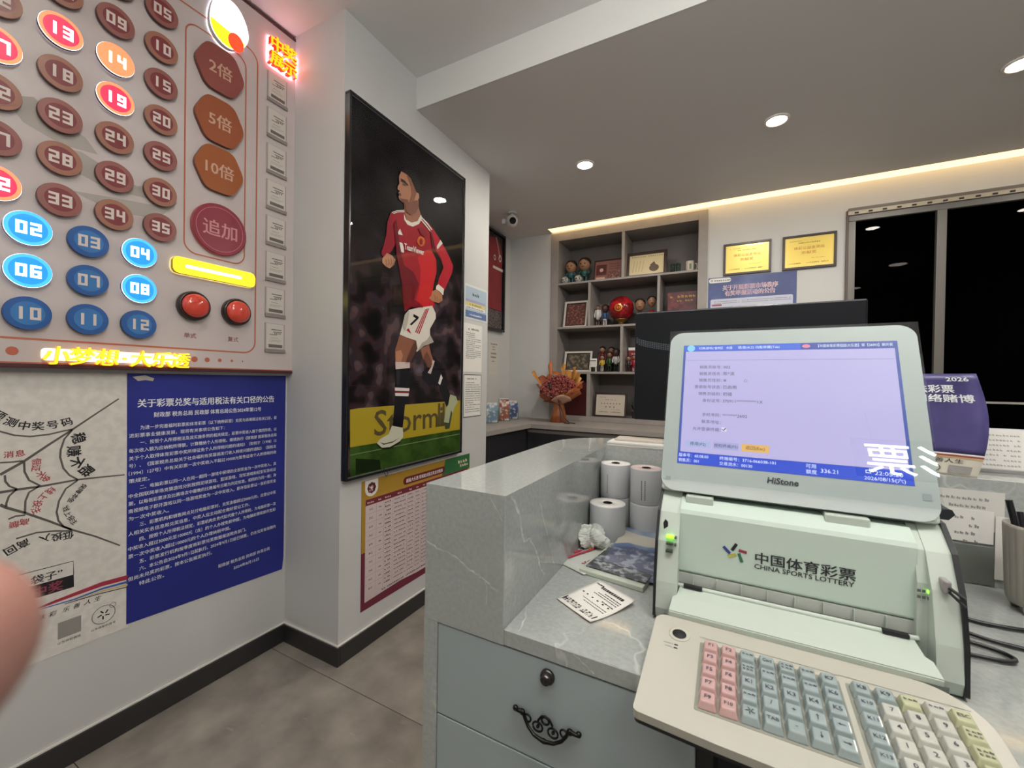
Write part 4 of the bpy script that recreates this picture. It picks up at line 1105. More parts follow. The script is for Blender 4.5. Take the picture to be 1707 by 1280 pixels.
def art_award(t_, hw, y0, y1):
    H = y1 - y0
    m = MB()
    n = 22
    for i in range(n):
        for yy in (y0 + .004, y1 - .010):
            m.rect(-hw + .006 + i * (2 * hw - .012) / n, yy, -hw + .006 + (i + .5) * (2 * hw - .012) / n, yy + .006, -.0036)
    for i in range(14):
        for xx in (-hw + .004, hw - .010):
            m.rect(xx, y0 + .012 + i * (H - .024) / 14, xx + .006, y0 + .012 + (i + .5) * (H - .024) / 14, -.0036)
    m.build('ornament_border', mat('award_border', '#d9d6d0', .3, metal=.3), t_)
    m = MB(); scribble(m, -hw * .35, hw * .4, y0 + H * .72, .012, -.0034); scribble(m, -hw * .8, -hw * .3, y0 + H * .84, .008, -.0034)
    for i in range(7):
        m.flat(disc(.0055, 8, -hw * .62 + i * hw * .21, y0 + H * .56), -.0034)
    for i in range(3):
        m.flat(disc(.0065, 8, -hw * .3 + i * hw * .28, y0 + H * .40), -.0034)
    scribble(m, hw * .1, hw * .7, y0 + H * .27, .007, -.0034); scribble(m, -hw * .8, -hw * .1, y0 + H * .14, .012, -.0034); scribble(m, hw * .05, hw * .75, y0 + H * .14, .012, -.0034)
    m.build('award_lettering', mat('award_ink', '#5d4c40', .5), t_)
photo_frame('award_frame', 'dark framed cream award certificate standing on the desk end of the shelf', -.962, 3.735, Z4, .295, .225, .016, FRB, mat('award_paper', '#bdb3a4', .3), art_award, 9, 0)

# framed gold certificates on the wall
def gold_cert(label, x0, z0, w, h):
    t_ = thing('gold_certificate', label, 'framed certificate', (x0, YB, z0), ON_BACK, 'framed gold certificates')
    r_ = .016
    for a_, b_ in (((0, 0, 0), (w, r_, .018)), ((0, h - r_, 0), (w, h, .018)), ((0, r_, 0), (r_, h - r_, .018)), ((w - r_, r_, 0), (w, h - r_, .018))):
        MB().box(a_, b_).build('frame_rail', FRB, t_, bevel=.0015)
    pl = MB().box((r_, r_, .002), (w - r_, h - r_, .010)).build('gold_plate', mat('gold_plate', '#e2c862', .32, metal=.25), t_)
    m = MB()
    for i in range(26):
        for yy in (r_ + .004, h - r_ - .009):
            m.rect(r_ + .006 + i * (w - 2 * r_ - .012) / 26, yy, r_ + .006 + (i + .5) * (w - 2 * r_ - .012) / 26, yy + .005, .0104)
    for i in range(17):
        for xx in (r_ + .004, w - r_ - .009):
            m.rect(xx, r_ + .010 + i * (h - 2 * r_ - .02) / 17, xx + .005, r_ + .010 + (i + .5) * (h - 2 * r_ - .02) / 17, .0104)
    m.build('gold_border', mat('gold_border', '#fff0b0', .2, metal=.4), t_)
    m = MB(); scribble(m, .1, w - .09, h - .062, .011, .0105); scribble(m, .045, .12, h - .045, .007, .0105); scribble(m, .04, .12, .04, .011, .0105); scribble(m, .15, w - .05, .04, .011, .0105); scribble(m, w * .55, w - .06, .075, .005, .0105)
    m.build('small_lettering', mat('cert_ink', '#7a5a20', .5), t_)
    m = MB()
    m.text('体彩公益金突出', w / 2, h - .105, .024, .0105, align='c', bold=.01, fit=w * .56).text('贡献奖', w / 2, h - .14, .024, .0105, align='c', bold=.01, fit=w * .28)
    m.build('red_lettering', mat('cert_red', '#b86a20', .5), t_)
gold_cert('gold certificate in a dark frame, the left one next to the shelf', -.062, 2.105, .323, .247)
gold_cert('gold certificate in a dark frame, the right one nearer the window', .332, 2.103, .325, .25)

# blue announcement on the back wall
ap = thing('announcement_poster', 'blue announcement poster on the back wall below the gold certificates', 'poster', (-.168, YB, 1.35), ON_BACK)
MB().box((0, 0, .0004), (.594, .748, .0014)).build('sheet', mat('announce_blue', '#39477e', .4, noise=(5, '#5568a0', .45, .7)), ap)
MB().prism(rrect(.004, .706, .162, .742, .017), .0014, .0018).build('emblem_pill', WHITE, ap)
m = MB(); scribble(m, .045, .155, .718, .015, .0020)
for i in range(5):
    a_ = math.radians(90 + 72 * i); m.stroke([(.026 + .003 * math.cos(a_), .724 + .003 * math.sin(a_)), (.026 + .011 * math.cos(a_ + .4), .724 + .011 * math.sin(a_ + .4))], .003, .0020)
m.build('emblem', mat('announce_ink', '#2a3a5a', .5), ap)
m = MB().text('关于开展彩票市场秩序', .29, .645, .043, .0018, align='c', bold=.045, fit=.37).text('有奖举报活动的公告', .29, .600, .043, .0018, align='c', bold=.045, fit=.335)
m.build('title_outline', WHITEINK, ap)
m = MB().text('关于开展彩票市场秩序', .29, .645, .043, .0021, align='c', bold=.012, fit=.364).text('有奖举报活动的公告', .29, .600, .043, .0021, align='c', bold=.012, fit=.329)
m.build('title_lettering', mat('announce_red', '#b5788a', .5), ap)
MB().prism(rrect(.018, .02, .572, .575, .012), .0014, .0018).build('text_field', mat('announce_field', '#c4c8da', .5), ap)
m = MB()
for i in range(2):
    scribble(m, .045, .56, .552 - i * .014, .0085, .0020, i)
for i in range(22):
    scribble(m, .03, .56, .505 - i * .021, .009, .0020, i + 5)
m.build('text_lines', GREYINK, ap)
MB().prism(rrect(.028, .520, .1, .534, .006), .0018, .0021).build('section_pill', mat('announce_pill', '#8f5560', .5), ap)

# ------------------------------------------------------------------ things on the shelves
SKIN = mat('toy_skin', '#9a7258', .45); SKIN_D = mat('toy_skin_dark', '#4a3028', .45)
def figurine(name, label, x, y, z, h, shirt, shorts, sock, skin=SKIN, hair='#1c1412', head=.36, face=0, ball=False, group=None):
    t_ = thing(name, label, 'figurine', (x, y, z + .0005), rotz(face), group)
    H = h
    hr = H * head / 2
    hz = H - hr
    bz0, bz1 = H * .30, H - 2 * hr * .92
    w = max(hr * .62, H * .12)
    sm, so_, sk = mat('toy_' + shirt, shirt, .4), mat('toy_' + shorts, shorts, .4), mat('toy_' + sock, sock, .4)
    MB().lathe([(w * .8, 0), (w * 1.3, .002), (w * 1.3, H * .035), (0, H * .035)], 16).build('stand', BLACK, t_)
    for s__ in (-1, 1):
        lg = MB().tube([(s__ * w * .42, 0, H * .06), (s__ * w * .45, 0, H * .2), (s__ * w * .4, 0, bz0 + .004)], [w * .30, w * .3, w * .4], 8)
        lg.ball((s__ * w * .42, -w * .22, H * .055), (w * .3, w * .55, H * .03), 8, 5)
        lg.build('leg', sk, t_)
        MB().tube([(s__ * w * .8, 0, bz1 * .96), (s__ * w * 1.25, -w * .2, (bz0 + bz1) / 2), (s__ * w * .95, -w * .75, bz0 + (bz1 - bz0) * .25)], [w * .32, w * .28, w * .2], 8).build('arm', sm, t_)
    MB().lathe([(0, bz0 - H * .04), (w * .8, bz0 - H * .03), (w * .85, bz0 + H * .04), (w * .7, bz0 + H * .05)], 12).build('shorts', so_, t_)
    MB().lathe([(w * .75, bz0), (w * .85, bz0 + (bz1 - bz0) * .4), (w * .95, bz1 - (bz1 - bz0) * .2), (w * .35, bz1), (0, bz1 + .002)], 12).build('torso', sm, t_)
    hd = MB().ball((0, 0, hz), (hr * .86, hr * .88, hr), 16, 10).build('head', skin, t_)
    MB().ball((0, hr * .14, hz + hr * .34), (hr * .93, hr * .90, hr * .76), 16, 10).build('hair', mat('toy_hair' + hair, hair, .6), hd)
    e = MB()
    for s__ in (-1, 1):
        e.ball((s__ * hr * .3, -hr * .80, hz - hr * .02), (hr * .1, hr * .06, hr * .13), 8, 5)
    e.ball((0, -hr * .82, hz - hr * .42), (hr * .2, hr * .06, hr * .05), 8, 5)
    e.build('face_paint', INK, hd)
    if ball:
        MB().ball((-w * 1.1, -w * 1.3, H * .17 + .0), H * .15, 12, 8).build('toy_ball', mat('toy_ball', '#b8b8b4', .4, noise=(60, '#3c3c40', .55, .6)), t_)
    return t_
figurine('bobblehead_doll', 'big-headed doll in teal kit with a ball, left one on the top shelf', -1.375, 3.80, Z1, .235, '#2a5a5e', '#244a4c', '#2a5a5e', ball=True, head=.52, hair='#241814')
figurine('bobblehead_doll', 'big-headed doll in teal kit with a ball, right one of the top shelf pair', -1.245, 3.81, Z1, .25, '#235250', '#204644', '#235250', ball=True, head=.52, hair='#1a1412')
figurine('slim_figurine', 'slim figurine in white shirt beside the white photo frame', -1.104, 3.80, Z2, .20, '#c8c4c0', '#3a2a2a', '#5a4a46', head=.2)
figurine('dark_figurine', 'dark-haired figurine in blue and white left of the red ball', -1.036, 3.80, Z2, .205, '#2f4c74', '#c4c4c8', '#b8b8bc', SKIN_D, '#2a1216', .38)
def bust(name, label, x, y, z, h, shirt, yaw, hs):
    t_ = thing(name, label, 'figurine', (x, y, z + .0005), rotz(yaw))
    MB().lathe([(h * .16, 0), (h * .19, h * .1), (h * .19, h * .3), (h * .12, h * .42), (h * .09, h * .5), (0, h * .52)], 16).build('torso', mat('toy_' + shirt, shirt, .4), t_)
    hr = h * hs
    hd = MB().ball((0, 0, h - hr), (hr * .78, hr * .85, hr), 16, 10).build('head', SKIN, t_)
    MB().ball((0, hr * .16, h - hr * .62), (hr * .86, hr * .86, hr * .70), 14, 9).build('hair', mat('toy_hair#1c1412', '#1c1412', .6), hd)
    e = MB()
    for s__ in (-1, 1):
        e.ball((s__ * hr * .28, -hr * .76, h - hr * .95), (hr * .1, hr * .06, hr * .06), 8, 5)
    e.ball((0, -hr * .80, h - hr * 1.4), (hr * .25, hr * .06, hr * .06), 8, 5)
    e.build('face_paint', INK, hd)
bust('head_bust', 'dark-haired toy head bust right of the red football', -.722, 3.80, Z2, .235, '#3c2a28', .1, .24)
bust('red_bust', 'figurine in a red shirt beside the divider of the second shelf row', -.622, 3.80, Z2, .25, '#8e1c22', .25, .19)
# football on a small gold stand
fbz = thing('display_football', 'glossy dark red football with gold crest on a small stand', 'football', (-.888, 3.80, Z2))
MB().ball((0, 0, .158), .112, 28, 18).build('ball', mat('football_red', '#7c0f18', .18, noise=(11, '#b01c26', .5, .58)), fbz)
MB().lathe([(.045, .0), (.05, .004), (.045, .012), (.022, .022), (.022, .03), (.05, .052), (.06, .062)], 20).build('ball_stand', mat('football_stand', '#7a5a2a', .3, metal=.5), fbz)
cm = MB()
for k_, r_ in ((0, .034),):
    pts = []
    for rr_, nn in ((.034, 20), (.024, 20)):
        pts.append([(rr_ * math.cos(2 * math.pi * i / nn), rr_ * math.sin(2 * math.pi * i / nn)) for i in range(nn)])
    for i in range(20):
        j = (i + 1) % 20
        cm.add([(p[0], -math.sqrt(max(.1135 ** 2 - p[0] ** 2 - p[1] ** 2, 0)), .152 + p[1]) for p in (pts[0][i], pts[0][j], pts[1][j], pts[1][i])], [(0, 1, 2, 3)])
for w_ in (-.008, .008):
    cm.add([(w_ - .004, -.1137, .140), (w_ + .004, -.1137, .140), (w_ + .004, -.1137, .164), (w_ - .004, -.1137, .164)], [(0, 1, 2, 3)])
cm.xf(Matrix.Rotation(.0, 4, 'Z')).build('crest', mat('football_gold', '#c9902c', .3, metal=.4), fbz)
# boxed programme, mug, glasses
bk = thing('programme_box', 'dark red boxed programme with gold title in the right second-row compartment', 'box', (-.375, 3.82, Z2 + .001), rotz(0))
MB().box((-.118, -.015, 0), (.118, .03, .268)).build('box', mat('programme_red', '#4a1620', .35, noise=(20, '#7a2a30', .5, .65)), bk, bevel=.002)
m = MB()
scribble(m, -.095, .1, .218, .03, 0); scribble(m, -.04, .08, .185, .022, 0)
m.xf(Matrix.Translation((0, -.0155, 0)) @ ON_BACK.to_4x4()).build('title', mat('programme_gold', '#b88a2c', .4), bk)
m = MB().flat([(-.1, .02), (-.06, .05), (-.02, .03), (.02, .055), (.06, .03), (.1, .05), (.1, .01), (-.1, .01)], 0).xf(Matrix.Translation((0, -.0156, 0)) @ ON_BACK.to_4x4())
m.build('cover_photo', mat('programme_photo', '#a89a98', .4), bk)
mg = thing('white_mug', 'white mug at the right end of the top shelf', 'mug', (-.315, 3.80, Z1 + .0005))
MB().lathe([(.030, 0), (.034, .003), (.035, .1), (.032, .1), (.031, .006), (0, .006)], 24).build('cup', mat('mug_white', '#cfc9bd', .25), mg)
MB().tube([(.034, 0, .08), (.052, -.006, .075), (.056, -.008, .05), (.05, -.006, .028), (.034, 0, .022)], .005, 8).build('handle', mat('mug_white', '#cfc9bd', .25), mg)
MB().box((-.004, -.0362, .03), (.012, -.0348, .075)).build('mug_print', mat('mug_green', '#5a7a4a', .4), mg)
for i, x_ in enumerate((-.452, -.408)):
    gs = thing('shot_glass', ['small clear glass on the top shelf, next to the certificate frame', 'small clear glass on the top shelf, next to the white mug'][i], 'glass', (x_, 3.80, Z1 + .0005), group='small glasses on the top shelf')
    MB().lathe([(.016, 0), (.019, .003), (.021, .095), (.019, .095), (.017, .012), (0, .01)], 18).build('glass_body', glass_mat('bluish_glass', '#dceae8', .05, 1.5), gs)
    MB().lathe([(.0, .0), (.015, .001), (.015, .008), (0, .009)], 14).build('glass_base', mat('glass_base', '#6f8886', .1), gs)
# third row
bn = thing('toy_bench', 'small white and wood toy bench in front of the landscape photo frame', 'toy bench', (-1.128, 3.76, Z3 + .0005), rotz(.1))
MB().box((-.03, -.02, .045), (.03, .02, .052)).build('seat', WHITE, bn)
MB().box((-.03, .015, .052), (.03, .021, .125)).build('backrest', WHITE, bn)
MB().box((-.05, -.024, .098), (.03, -.016, .106)).build('armrest', DARKWOOD, bn)
for sx in (-1, 1):
    for sy in (-1, 1):
        MB().box((sx * .026 - .003, sy * .016 - .003, 0), (sx * .026 + .003, sy * .016 + .003, .045)).build('leg', WHITE, bn)
figurine('red_figurine', 'figurine in dark red at the back of the third shelf row', -1.082, 3.90, Z3, .245, '#6a1a22', '#4a1418', '#3a1418', head=.26)
figurine('maroon_figurine', 'second dark red figurine standing beside the first at the back', -.998, 3.91, Z3, .24, '#5c1a20', '#4a1418', '#2e1214', head=.26)
figurine('yellow_figurine', 'small figurine in yellow shirt on the third shelf row', -1.045, 3.76, Z3, .155, '#b89a2c', '#8a8a86', '#c4c0b8', head=.3, hair='#2a1810')
figurine('green_figurine', 'dark green figurine between the yellow one and the penguin-like doll', -.985, 3.80, Z3, .185, '#2c4a26', '#26401f', '#1c2c18', head=.3)
figurine('striped_doll', 'black doll with white striped front near the third-row divider', -.918, 3.765, Z3, .21, '#b8b6b2', '#16181c', '#16181c', SKIN_D, '#0e0e10', .34)
rb = thing('red_card_box', 'red card box with white lettering on the third shelf row behind the monitor', 'box', (-.79, 3.86, Z3 + .0005))
MB().box((-.04, 0, 0), (.09, .03, .225)).build('box', mat('red_card', '#7c2028', .45), rb, bevel=.002)
MB().box((-.0401, -.0006, .2), (.0901, .0, .2251)).build('white_band', WHITE, rb)
m = MB(); scribble(m, -.01, .08, .16, .02, 0); scribble(m, -.02, .08, .13, .015, 0); scribble(m, -.01, .06, .10, .012, 0); m.xf(Matrix.Translation((0, -.0008, 0)) @ ON_BACK.to_4x4()).build('lettering', mat('card_text', '#cfa8a4', .5), rb)
figurine('black_coat_figurine', 'small figurine in black in front of the red card box', -.812, 3.79, Z3, .145, '#2a1c20', '#221a1c', '#1c1416', head=.3)
figurine('red_coat_figurine', 'small figurine in bright red in front of the red card box', -.762, 3.79, Z3, .155, '#9c2028', '#8a1c22', '#b8a8a4', head=.3)
# small plant beside the award
pt = thing('potted_plant', 'small dark green leafy plant beside the award certificate', 'plant', (-.735, 3.76, Z4 + .0005))
MB().lathe([(.03, 0), (.042, .05), (.045, .055), (.038, .055), (.036, .048), (0, .048)], 16).build('pot', mat('plant_pot', '#3a2a2a', .4), pt)
rnd = random.Random(9)
for i in range(26):
    a_ = rnd.uniform(0, 6.28); l_ = rnd.uniform(.07, .15); r_ = rnd.uniform(.02, .05)
    c_, s__ = math.cos(a_), math.sin(a_)
    p0 = Vector((.01 * c_, .01 * s__, .05)); p1 = Vector((r_ * c_, r_ * s__, .05 + l_ * .7)); p2 = Vector((r_ * 1.5 * c_, r_ * 1.5 * s__, .05 + l_))
    n_ = Vector((-s__, c_, 0)) * .008
    MB().add([p0 - n_ * .4, p0 + n_ * .4, p1 + n_, p1 - n_, p2], [(0, 1, 2, 3), (3, 2, 4)]).build('leaf', mat('plant_leaf', '#2a4a38', .4), pt)

# ------------------------------------------------------------------ bouquet on the desk
bq = thing('wrapped_bouquet', 'bouquet of small dusty red flowers wrapped in orange paper on the desk', 'bouquet', (-1.35, 3.47, DZ))
OR = [mat('wrap_orange', '#b5683a', .45), mat('wrap_gold', '#b8803a', .3), mat('wrap_rust', '#8f4a34', .5), mat('wrap_peach', '#c9a08c', .5)]
MB().lathe([(.075, .0), (.078, .004), (.062, .08), (.045, .16), (.05, .185), (.075, .22), (0, .22)], 20).build('wrapped_stem', mat('wrap_stem', '#a86430', .4, noise=(9, '#7e4020', .4, .6)), bq)
rnd = random.Random(21)
def petal_sheet(name, ang, r0, r1, z0, z1, wid, m_, lean=0, n=7, wob=.012):
    """one sheet of wrapping paper, curved round the bouquet"""
    b_ = MB(); vs = []
    for j in range(5):
        v_ = j / 4
        for i in range(n):
            u_ = i / (n - 1) - .5
            a_ = ang + u_ * wid * (.7 + .5 * v_)
            r_ = r0 + (r1 - r0) * v_ ** .8 + wob * math.sin(i * 2.3 + ang * 3) * v_
            zz = z0 + (z1 - z0) * v_ - .05 * (abs(u_) * 2) ** 2 * v_ + lean * u_ * v_
            vs.append((r_ * math.cos(a_), r_ * math.sin(a_), zz))
    fs_ = [(j * n + i, j * n + i + 1, (j + 1) * n + i + 1, (j + 1) * n + i) for j in range(4) for i in range(n - 1)]
    o_ = b_.add(vs, fs_, 0, True).build(name, m_, bq)
    md = o_.modifiers.new('thick', 'SOLIDIFY'); md.thickness = .0015
for k_, (ang, r0, r1, z0, z1, wid, mi) in enumerate(((-2.75, .05, .20, .17, .34, .9, 2), (-2.2, .05, .17, .17, .265, .9, 0), (-1.65, .05, .15, .17, .235, 1.0, 2), (-1.05, .05, .18, .16, .25, .9, 3), (-.45, .05, .21, .17, .31, .8, 0), (.15, .05, .21, .19, .37, .8, 0), (.8, .05, .19, .2, .44, .8, 1), (1.5, .05, .17, .2, .47, .8, 1), (2.2, .05, .18, .2, .46, .7, 0), (2.8, .05, .21, .2, .42, .6, 2), (-3.0, .13, .245, .30, .46, .3, 1), (2.45, .13, .17, .34, .555, .22, 0), (1.55, .08, .10, .36, .53, .45, 1), (.75, .12, .15, .36, .50, .5, 1), (-.35, .14, .235, .28, .36, .25, 0))):
    petal_sheet('paper_sheet', ang, r0, r1, z0, z1, wid, OR[mi])
fm = MB()
for i in range(1500):
    a_ = rnd.uniform(0, 6.283); rr_ = .17 * math.sqrt(rnd.random())
    zz = .40 - .105 * (rr_ / .17) ** 2.2 + rnd.uniform(-.02, .022) - .05 * max(0, -math.sin(a_)) * rr_ / .17
    fm.ball((rr_ * math.cos(a_), rr_ * math.sin(a_), zz), rnd.uniform(.005, .009), 5, 3, i % 3)
fm.build('flower_heads', [mat('flower_a', '#8f3f3c', .6), mat('flower_b', '#a85a50', .6), mat('flower_c', '#6a2a2c', .6)], bq, kind='stuff')
rb_ = MB()
rb_.tube([(.02, -.05, .17), (.05, -.06, .12), (.07, -.05, .05), (.12, -.06, .006), (.18, -.08, .005)], .004, 6)
rb_.tube([(.02, -.05, .17), (.04, -.07, .10), (.05, -.07, .03), (.09, -.1, .005), (.14, -.11, .004)], .004, 6)
rb_.build('ribbon', mat('ribbon_dark', '#2a2022', .4), bq)
MB().ball((-.045, -.115, .31), (.028, .014, .032), 12, 8).build('dark_rosette', mat('rosette', '#141014', .5), bq)
for k_, (a_, r_) in enumerate(((2.3, .14), (1.25, .06))):
    MB().tube([(r_ * math.cos(a_), r_ * math.sin(a_), .38), (r_ * math.cos(a_), r_ * math.sin(a_), .425)], .03, 14).build('grey_band', mat('bouquet_grey', '#8a8580', .5), bq)
# leaflet holders on the desk by the pillar
def holder(label, x, y, w, h, c1, c2, ang):
    t_ = thing('leaflet_holder', label, 'leaflet holder', (x, y, DZ + .0005), rotz(ang), 'acrylic leaflet holders')
    MB().box((-w / 2, -.03, 0), (w / 2, -.027, h * .62)).box((-w / 2, .027, 0), (w / 2, .030, h)).box((-w / 2, -.03, 0), (-w / 2 + .003, .03, h * .7)).box((w / 2 - .003, -.03, 0), (w / 2, .03, h * .7)).box((-w / 2, -.03, 0), (w / 2, .03, .004)).build('acrylic_pocket', CLEAR, t_)
    for k_ in range(3):
        MB().box((-w / 2 + .008, -.022 + k_ * .014, .005), (w / 2 - .008, -.020 + k_ * .014, h * (.92 + .05 * k_))).build('leaflet', mat('leaf' + (c1, c2, '#cfcac4')[k_], (c1, c2, '#cfcac4')[k_], .5, noise=(35, '#e0dcd8', .5, .6)), t_)
holder('clear leaflet holder with pale blue leaflets nearest the pillar', -1.80, 3.05, .11, .17, '#7f9cb4', '#a8b8c0', .75)
holder('clear leaflet holder with orange leaflets between the blue ones', -1.80, 3.27, .10, .20, '#a8583c', '#6a4038', .75)
holder('clear leaflet holder with dark blue and pink leaflets near the alcove corner', -1.82, 3.46, .12, .17, '#44568c', '#b08c94', .75)
# security camera under the soffit
sc_ = thing('security_camera', 'small white security camera with round black lens under the dropped ceiling', 'security camera', (-1.655, 3.10, ZS))
SCW = mat('camera_white', '#c9c9c6', .35)
MB().lathe([(.035, -.012), (.038, -.004), (.038, 0)], 20).build('mount', SCW, sc_)
MB().tube([(0, 0, -.01), (0, 0, -.035)], .012, 10).build('neck', SCW, sc_)
MB().ball((0, 0, -.07), (.05, .05, .052), 20, 12).build('housing', SCW, sc_)
dirv = Vector((.55, -.80, -.25)).normalized()
Mq = Matrix.Translation(Vector((0, 0, -.072)) + dirv * .028) @ dirv.to_track_quat('Z', 'Y').to_matrix().to_4x4()
MB().lathe([(.036, -.01), (.036, .012), (.032, .018), (0, .018)], 20, Mq).build('lens_barrel', SCW, sc_)
MB().lathe([(.028, .018), (.028, .0205), (0, .024)], 20, Mq).build('lens', mat('lens_black', '#08080a', .08), sc_)
MB().box((-.085, -.03, -.09), (-.052, .02, -.05)).build('side_bracket', SCW, sc_, bevel=.006)
MB().tube([(-.06, 0, -.07), (-.04, 0, -.07)], .012, 8).build('bracket_arm', SCW, sc_)

# dark red gift box in the lowest left compartment, behind the bouquet
gb = thing('gift_box', 'dark maroon gift box standing behind the bouquet in the lowest left compartment', 'box', (-1.30, 3.80, Z4 + .0005))
MB().box((-.12, -.06, 0), (.125, .10, .30)).build('box', mat('gift_maroon', '#4a1418', .4), gb, bevel=.003)
MB().box((-.121, -.061, .24), (.126, .101, .305)).build('lid', mat('gift_maroon_lid', '#541a1c', .4), gb, bevel=.003)
# ------------------------------------------------------------------ service counter (stone shell, desk slab, drawers)
LZ, KZ = 1.080, .884          # raised ledge, work surface
CX0, CX1 = -.437, -.2885      # left leg of the ledge
CY0, CYI, CYO = .533, 1.084, 1.250
CXR = 2.2
ct = thing('service_counter', 'grey veined stone service counter with raised ledge and inner work surface', 'counter', (CX0, CY0, 0))
def c_(x, y): return (x - CX0, y - CY0)
arc = [c_(-.282 + .155 * math.cos(math.radians(a_)), 1.085 + .165 * math.sin(math.radians(a_))) for a_ in range(180, 85, -8)]
outl = [c_(CX0, CY0)] + arc + [c_(CXR, CYO), c_(CXR, CYI), c_(CX1, CYI), c_(CX1, CY0)]
MB().prism(outl, KZ - .024, LZ).build('stone_ledge', STONE, ct, bevel=.0012, seg=1)
MB().box((CX1 - CX0, 0, KZ - .024), (CXR - CX0, CYI - CY0, KZ)).build('work_surface', STONE, ct, bevel=.0012, seg=1)
low = [c_(CX0, CY0)] + arc + [c_(CXR, CYO), c_(CXR, CYO - .04), c_(-.36, CYO - .04), c_(-.395, 1.18), c_(CX0 + .027, 1.05), c_(CX0 + .027, CY0)]
MB().prism(low, 0.0, KZ - .0245).build('stone_apron', STONE, ct)
# white veins of the slab
VEIN = mat('stone_vein', '#c9ccc8', .06, noise=(90, '#aeb2ae', .40, .58))
def vein(pts, w, M, seed=0):
    r_ = random.Random(seed)
    P = []
    for i in range(len(pts) - 1):
        for k in range(4):
            f = k / 4
            P.append((pts[i][0] + (pts[i + 1][0] - pts[i][0]) * f + r_.uniform(-.0012, .0012), pts[i][1] + (pts[i + 1][1] - pts[i][1]) * f + r_.uniform(-.0012, .0012)))
    P.append(pts[-1])
    MB().stroke(P, [w * r_.uniform(.3, 1.3) for _ in P], 0).xf(M).build('stone_vein', VEIN, ct)
M_end = Matrix.Translation((-CX0, -.0003, 0)) @ ON_BACK.to_4x4()
M_in = Matrix.Translation((CX1 - CX0 + .0003, -CY0, 0)) @ ON_LEFT.to_4x4()
M_top = Matrix.Translation((-CX0, -CY0, LZ + .0003))
vein([(-.433, .986), (-.412, .979), (-.39, .976), (-.371, .971), (-.353, .96), (-.333, .953), (-.321, .948), (-.31, .941), (-.299, .937)], .0030, M_end, 1)
vein([(-.321, .948), (-.318, .932), (-.319, .913)], .0014, M_end, 2)
vein([(-.315, 1.075), (-.304, 1.06), (-.293, 1.042)], .0012, M_end, 3)
vein([(.549, 1.078), (.565, 1.061), (.58, 1.039), (.589, 1.006), (.599, .99), (.617, .99), (.636, .972), (.653, .947), (.664, .923), (.683, .904)], .0050, M_in, 4)
vein([(.66, 1.036), (.672, 1.008), (.695, .972), (.715, .933), (.733, .893)], .0028, M_in, 5)
vein([(-.433, 1.013), (-.395, .969), (-.361, .939), (-.349, .957), (-.328, .94), (-.315, .974), (-.303, .982), (-.299, 1.01)], .0030, M_top, 6)
vein([(-.37, 1.221), (-.335, 1.102), (-.302, .983)], .0022, M_top, 7)
vein([(-.432, 1.148), (-.376, 1.003), (-.361, .939)], .0022, M_top, 8)
vein([(-.283, .60), (-.272, .572), (-.266, .537)], .0022, Matrix.Translation((-CX0, -CY0, KZ + .0003)), 9)
vein([(-.181, .882), (-.166, .874), (-.152, .865)], .0016, M_end, 10)
# drawer cabinet under the work surface
DG = mat('drawer_grey', '#9ba6a8', .4)
dc = thing('drawer_cabinet', 'grey blue drawer cabinet with ornate black handles under the counter', 'drawer cabinet', (-.409, CY0, 0))
def e_(x, y, z): return (x + .409, y - CY0, z)
MB().box(e_(-.409, .556, .002), e_(-.028, 1.18, KZ - .0255)).build('carcass', mat('carcass_grey', '#6d7376', .5), dc)
for k_, (z0, z1) in enumerate(((.714, .8575), (.470, .7115), (.06, .4675))):
    dw = MB().box(e_(-.409, CY0 + .001, z0), e_(-.029, .555, z1)).build('drawer_front', DG, dc, bevel=.001)
    # lock
    lk = MB()
    if k_ == 0:
        lk.lathe([(.0105, 0), (.0105, .004), (.0085, .006), (.007, .005), (.007, .0115), (.0055, .0125), (0, .0125)], 24, Matrix.Translation(e_(-.2175, CY0 + .001, .8385)) @ ON_BACK.to_4x4())
        lk.build('lock', mat('lock_metal', '#4e4a4c', .2, metal=.9), dw)
        MB().box((-.001, -.003, .0126), (.001, .003, .0130)).xf(Matrix.Translation(e_(-.2175, CY0 + .001, .8385)) @ ON_BACK.to_4x4()).build('keyhole', INK, dw)
    zc = {0: .770, 1: .60, 2: .30}[k_]
    H = MB()
    def cur(pts, r): H.tube([(p[0], p[1], p[2] if len(p) > 2 else .006) for p in pts], r, 7)
    for s__ in (-1, 1):
        cur([(s__ * .047, .008), (s__ * .040, .0105, .008), (s__ * .034, .008), (s__ * .031, .001), (s__ * .025, -.007, .008), (s__ * .015, -.012, .011), (0, -.0135, .013)], [.0022, .003, .0028, .0026, .0024, .0024, .003])
        H.ball((s__ * .0475, .0085, .004), (.0042, .004, .004), 10, 6)
        H.ball((s__ * .036, .0085, .006), (.0052, .0045, .004), 10, 6)
        cur([(s__ * (.0115 + .0075 * math.cos(a_)), -.003 + .0065 * math.sin(a_)) for a_ in [i * .5 for i in range(13)]], .0014)
        cur([(s__ * (.027 + .005 * math.cos(a_)), .003 + .005 * math.sin(a_)) for a_ in [i * .55 for i in range(12)]], .0014)
        H.ball((s__ * .0115, -.003, .005), (.0026, .0026, .003), 8, 5)
    cur([(.0055 * math.cos(a_), .0095 + .005 * math.sin(a_)) for a_ in [i * .5 for i in range(13)]], .0015)
    cur([(-.011, .006), (-.006, .0135), (0, .0155), (.006, .0135), (.011, .006)], .0016)
    H.ball((0, -.0135, .012), (.004, .0035, .0035), 8, 5)
    H.xf(Matrix.Translation(e_(-.218, CY0 + .001, zc)) @ ON_BACK.to_4x4()).build('handle', mat('antique_black', '#141413', .25, metal=.6), dw)
MB().box(e_(-.028, .545, .002), e_(-.010, 1.18, KZ - .0255)).build('black_side', BLACK, dc)
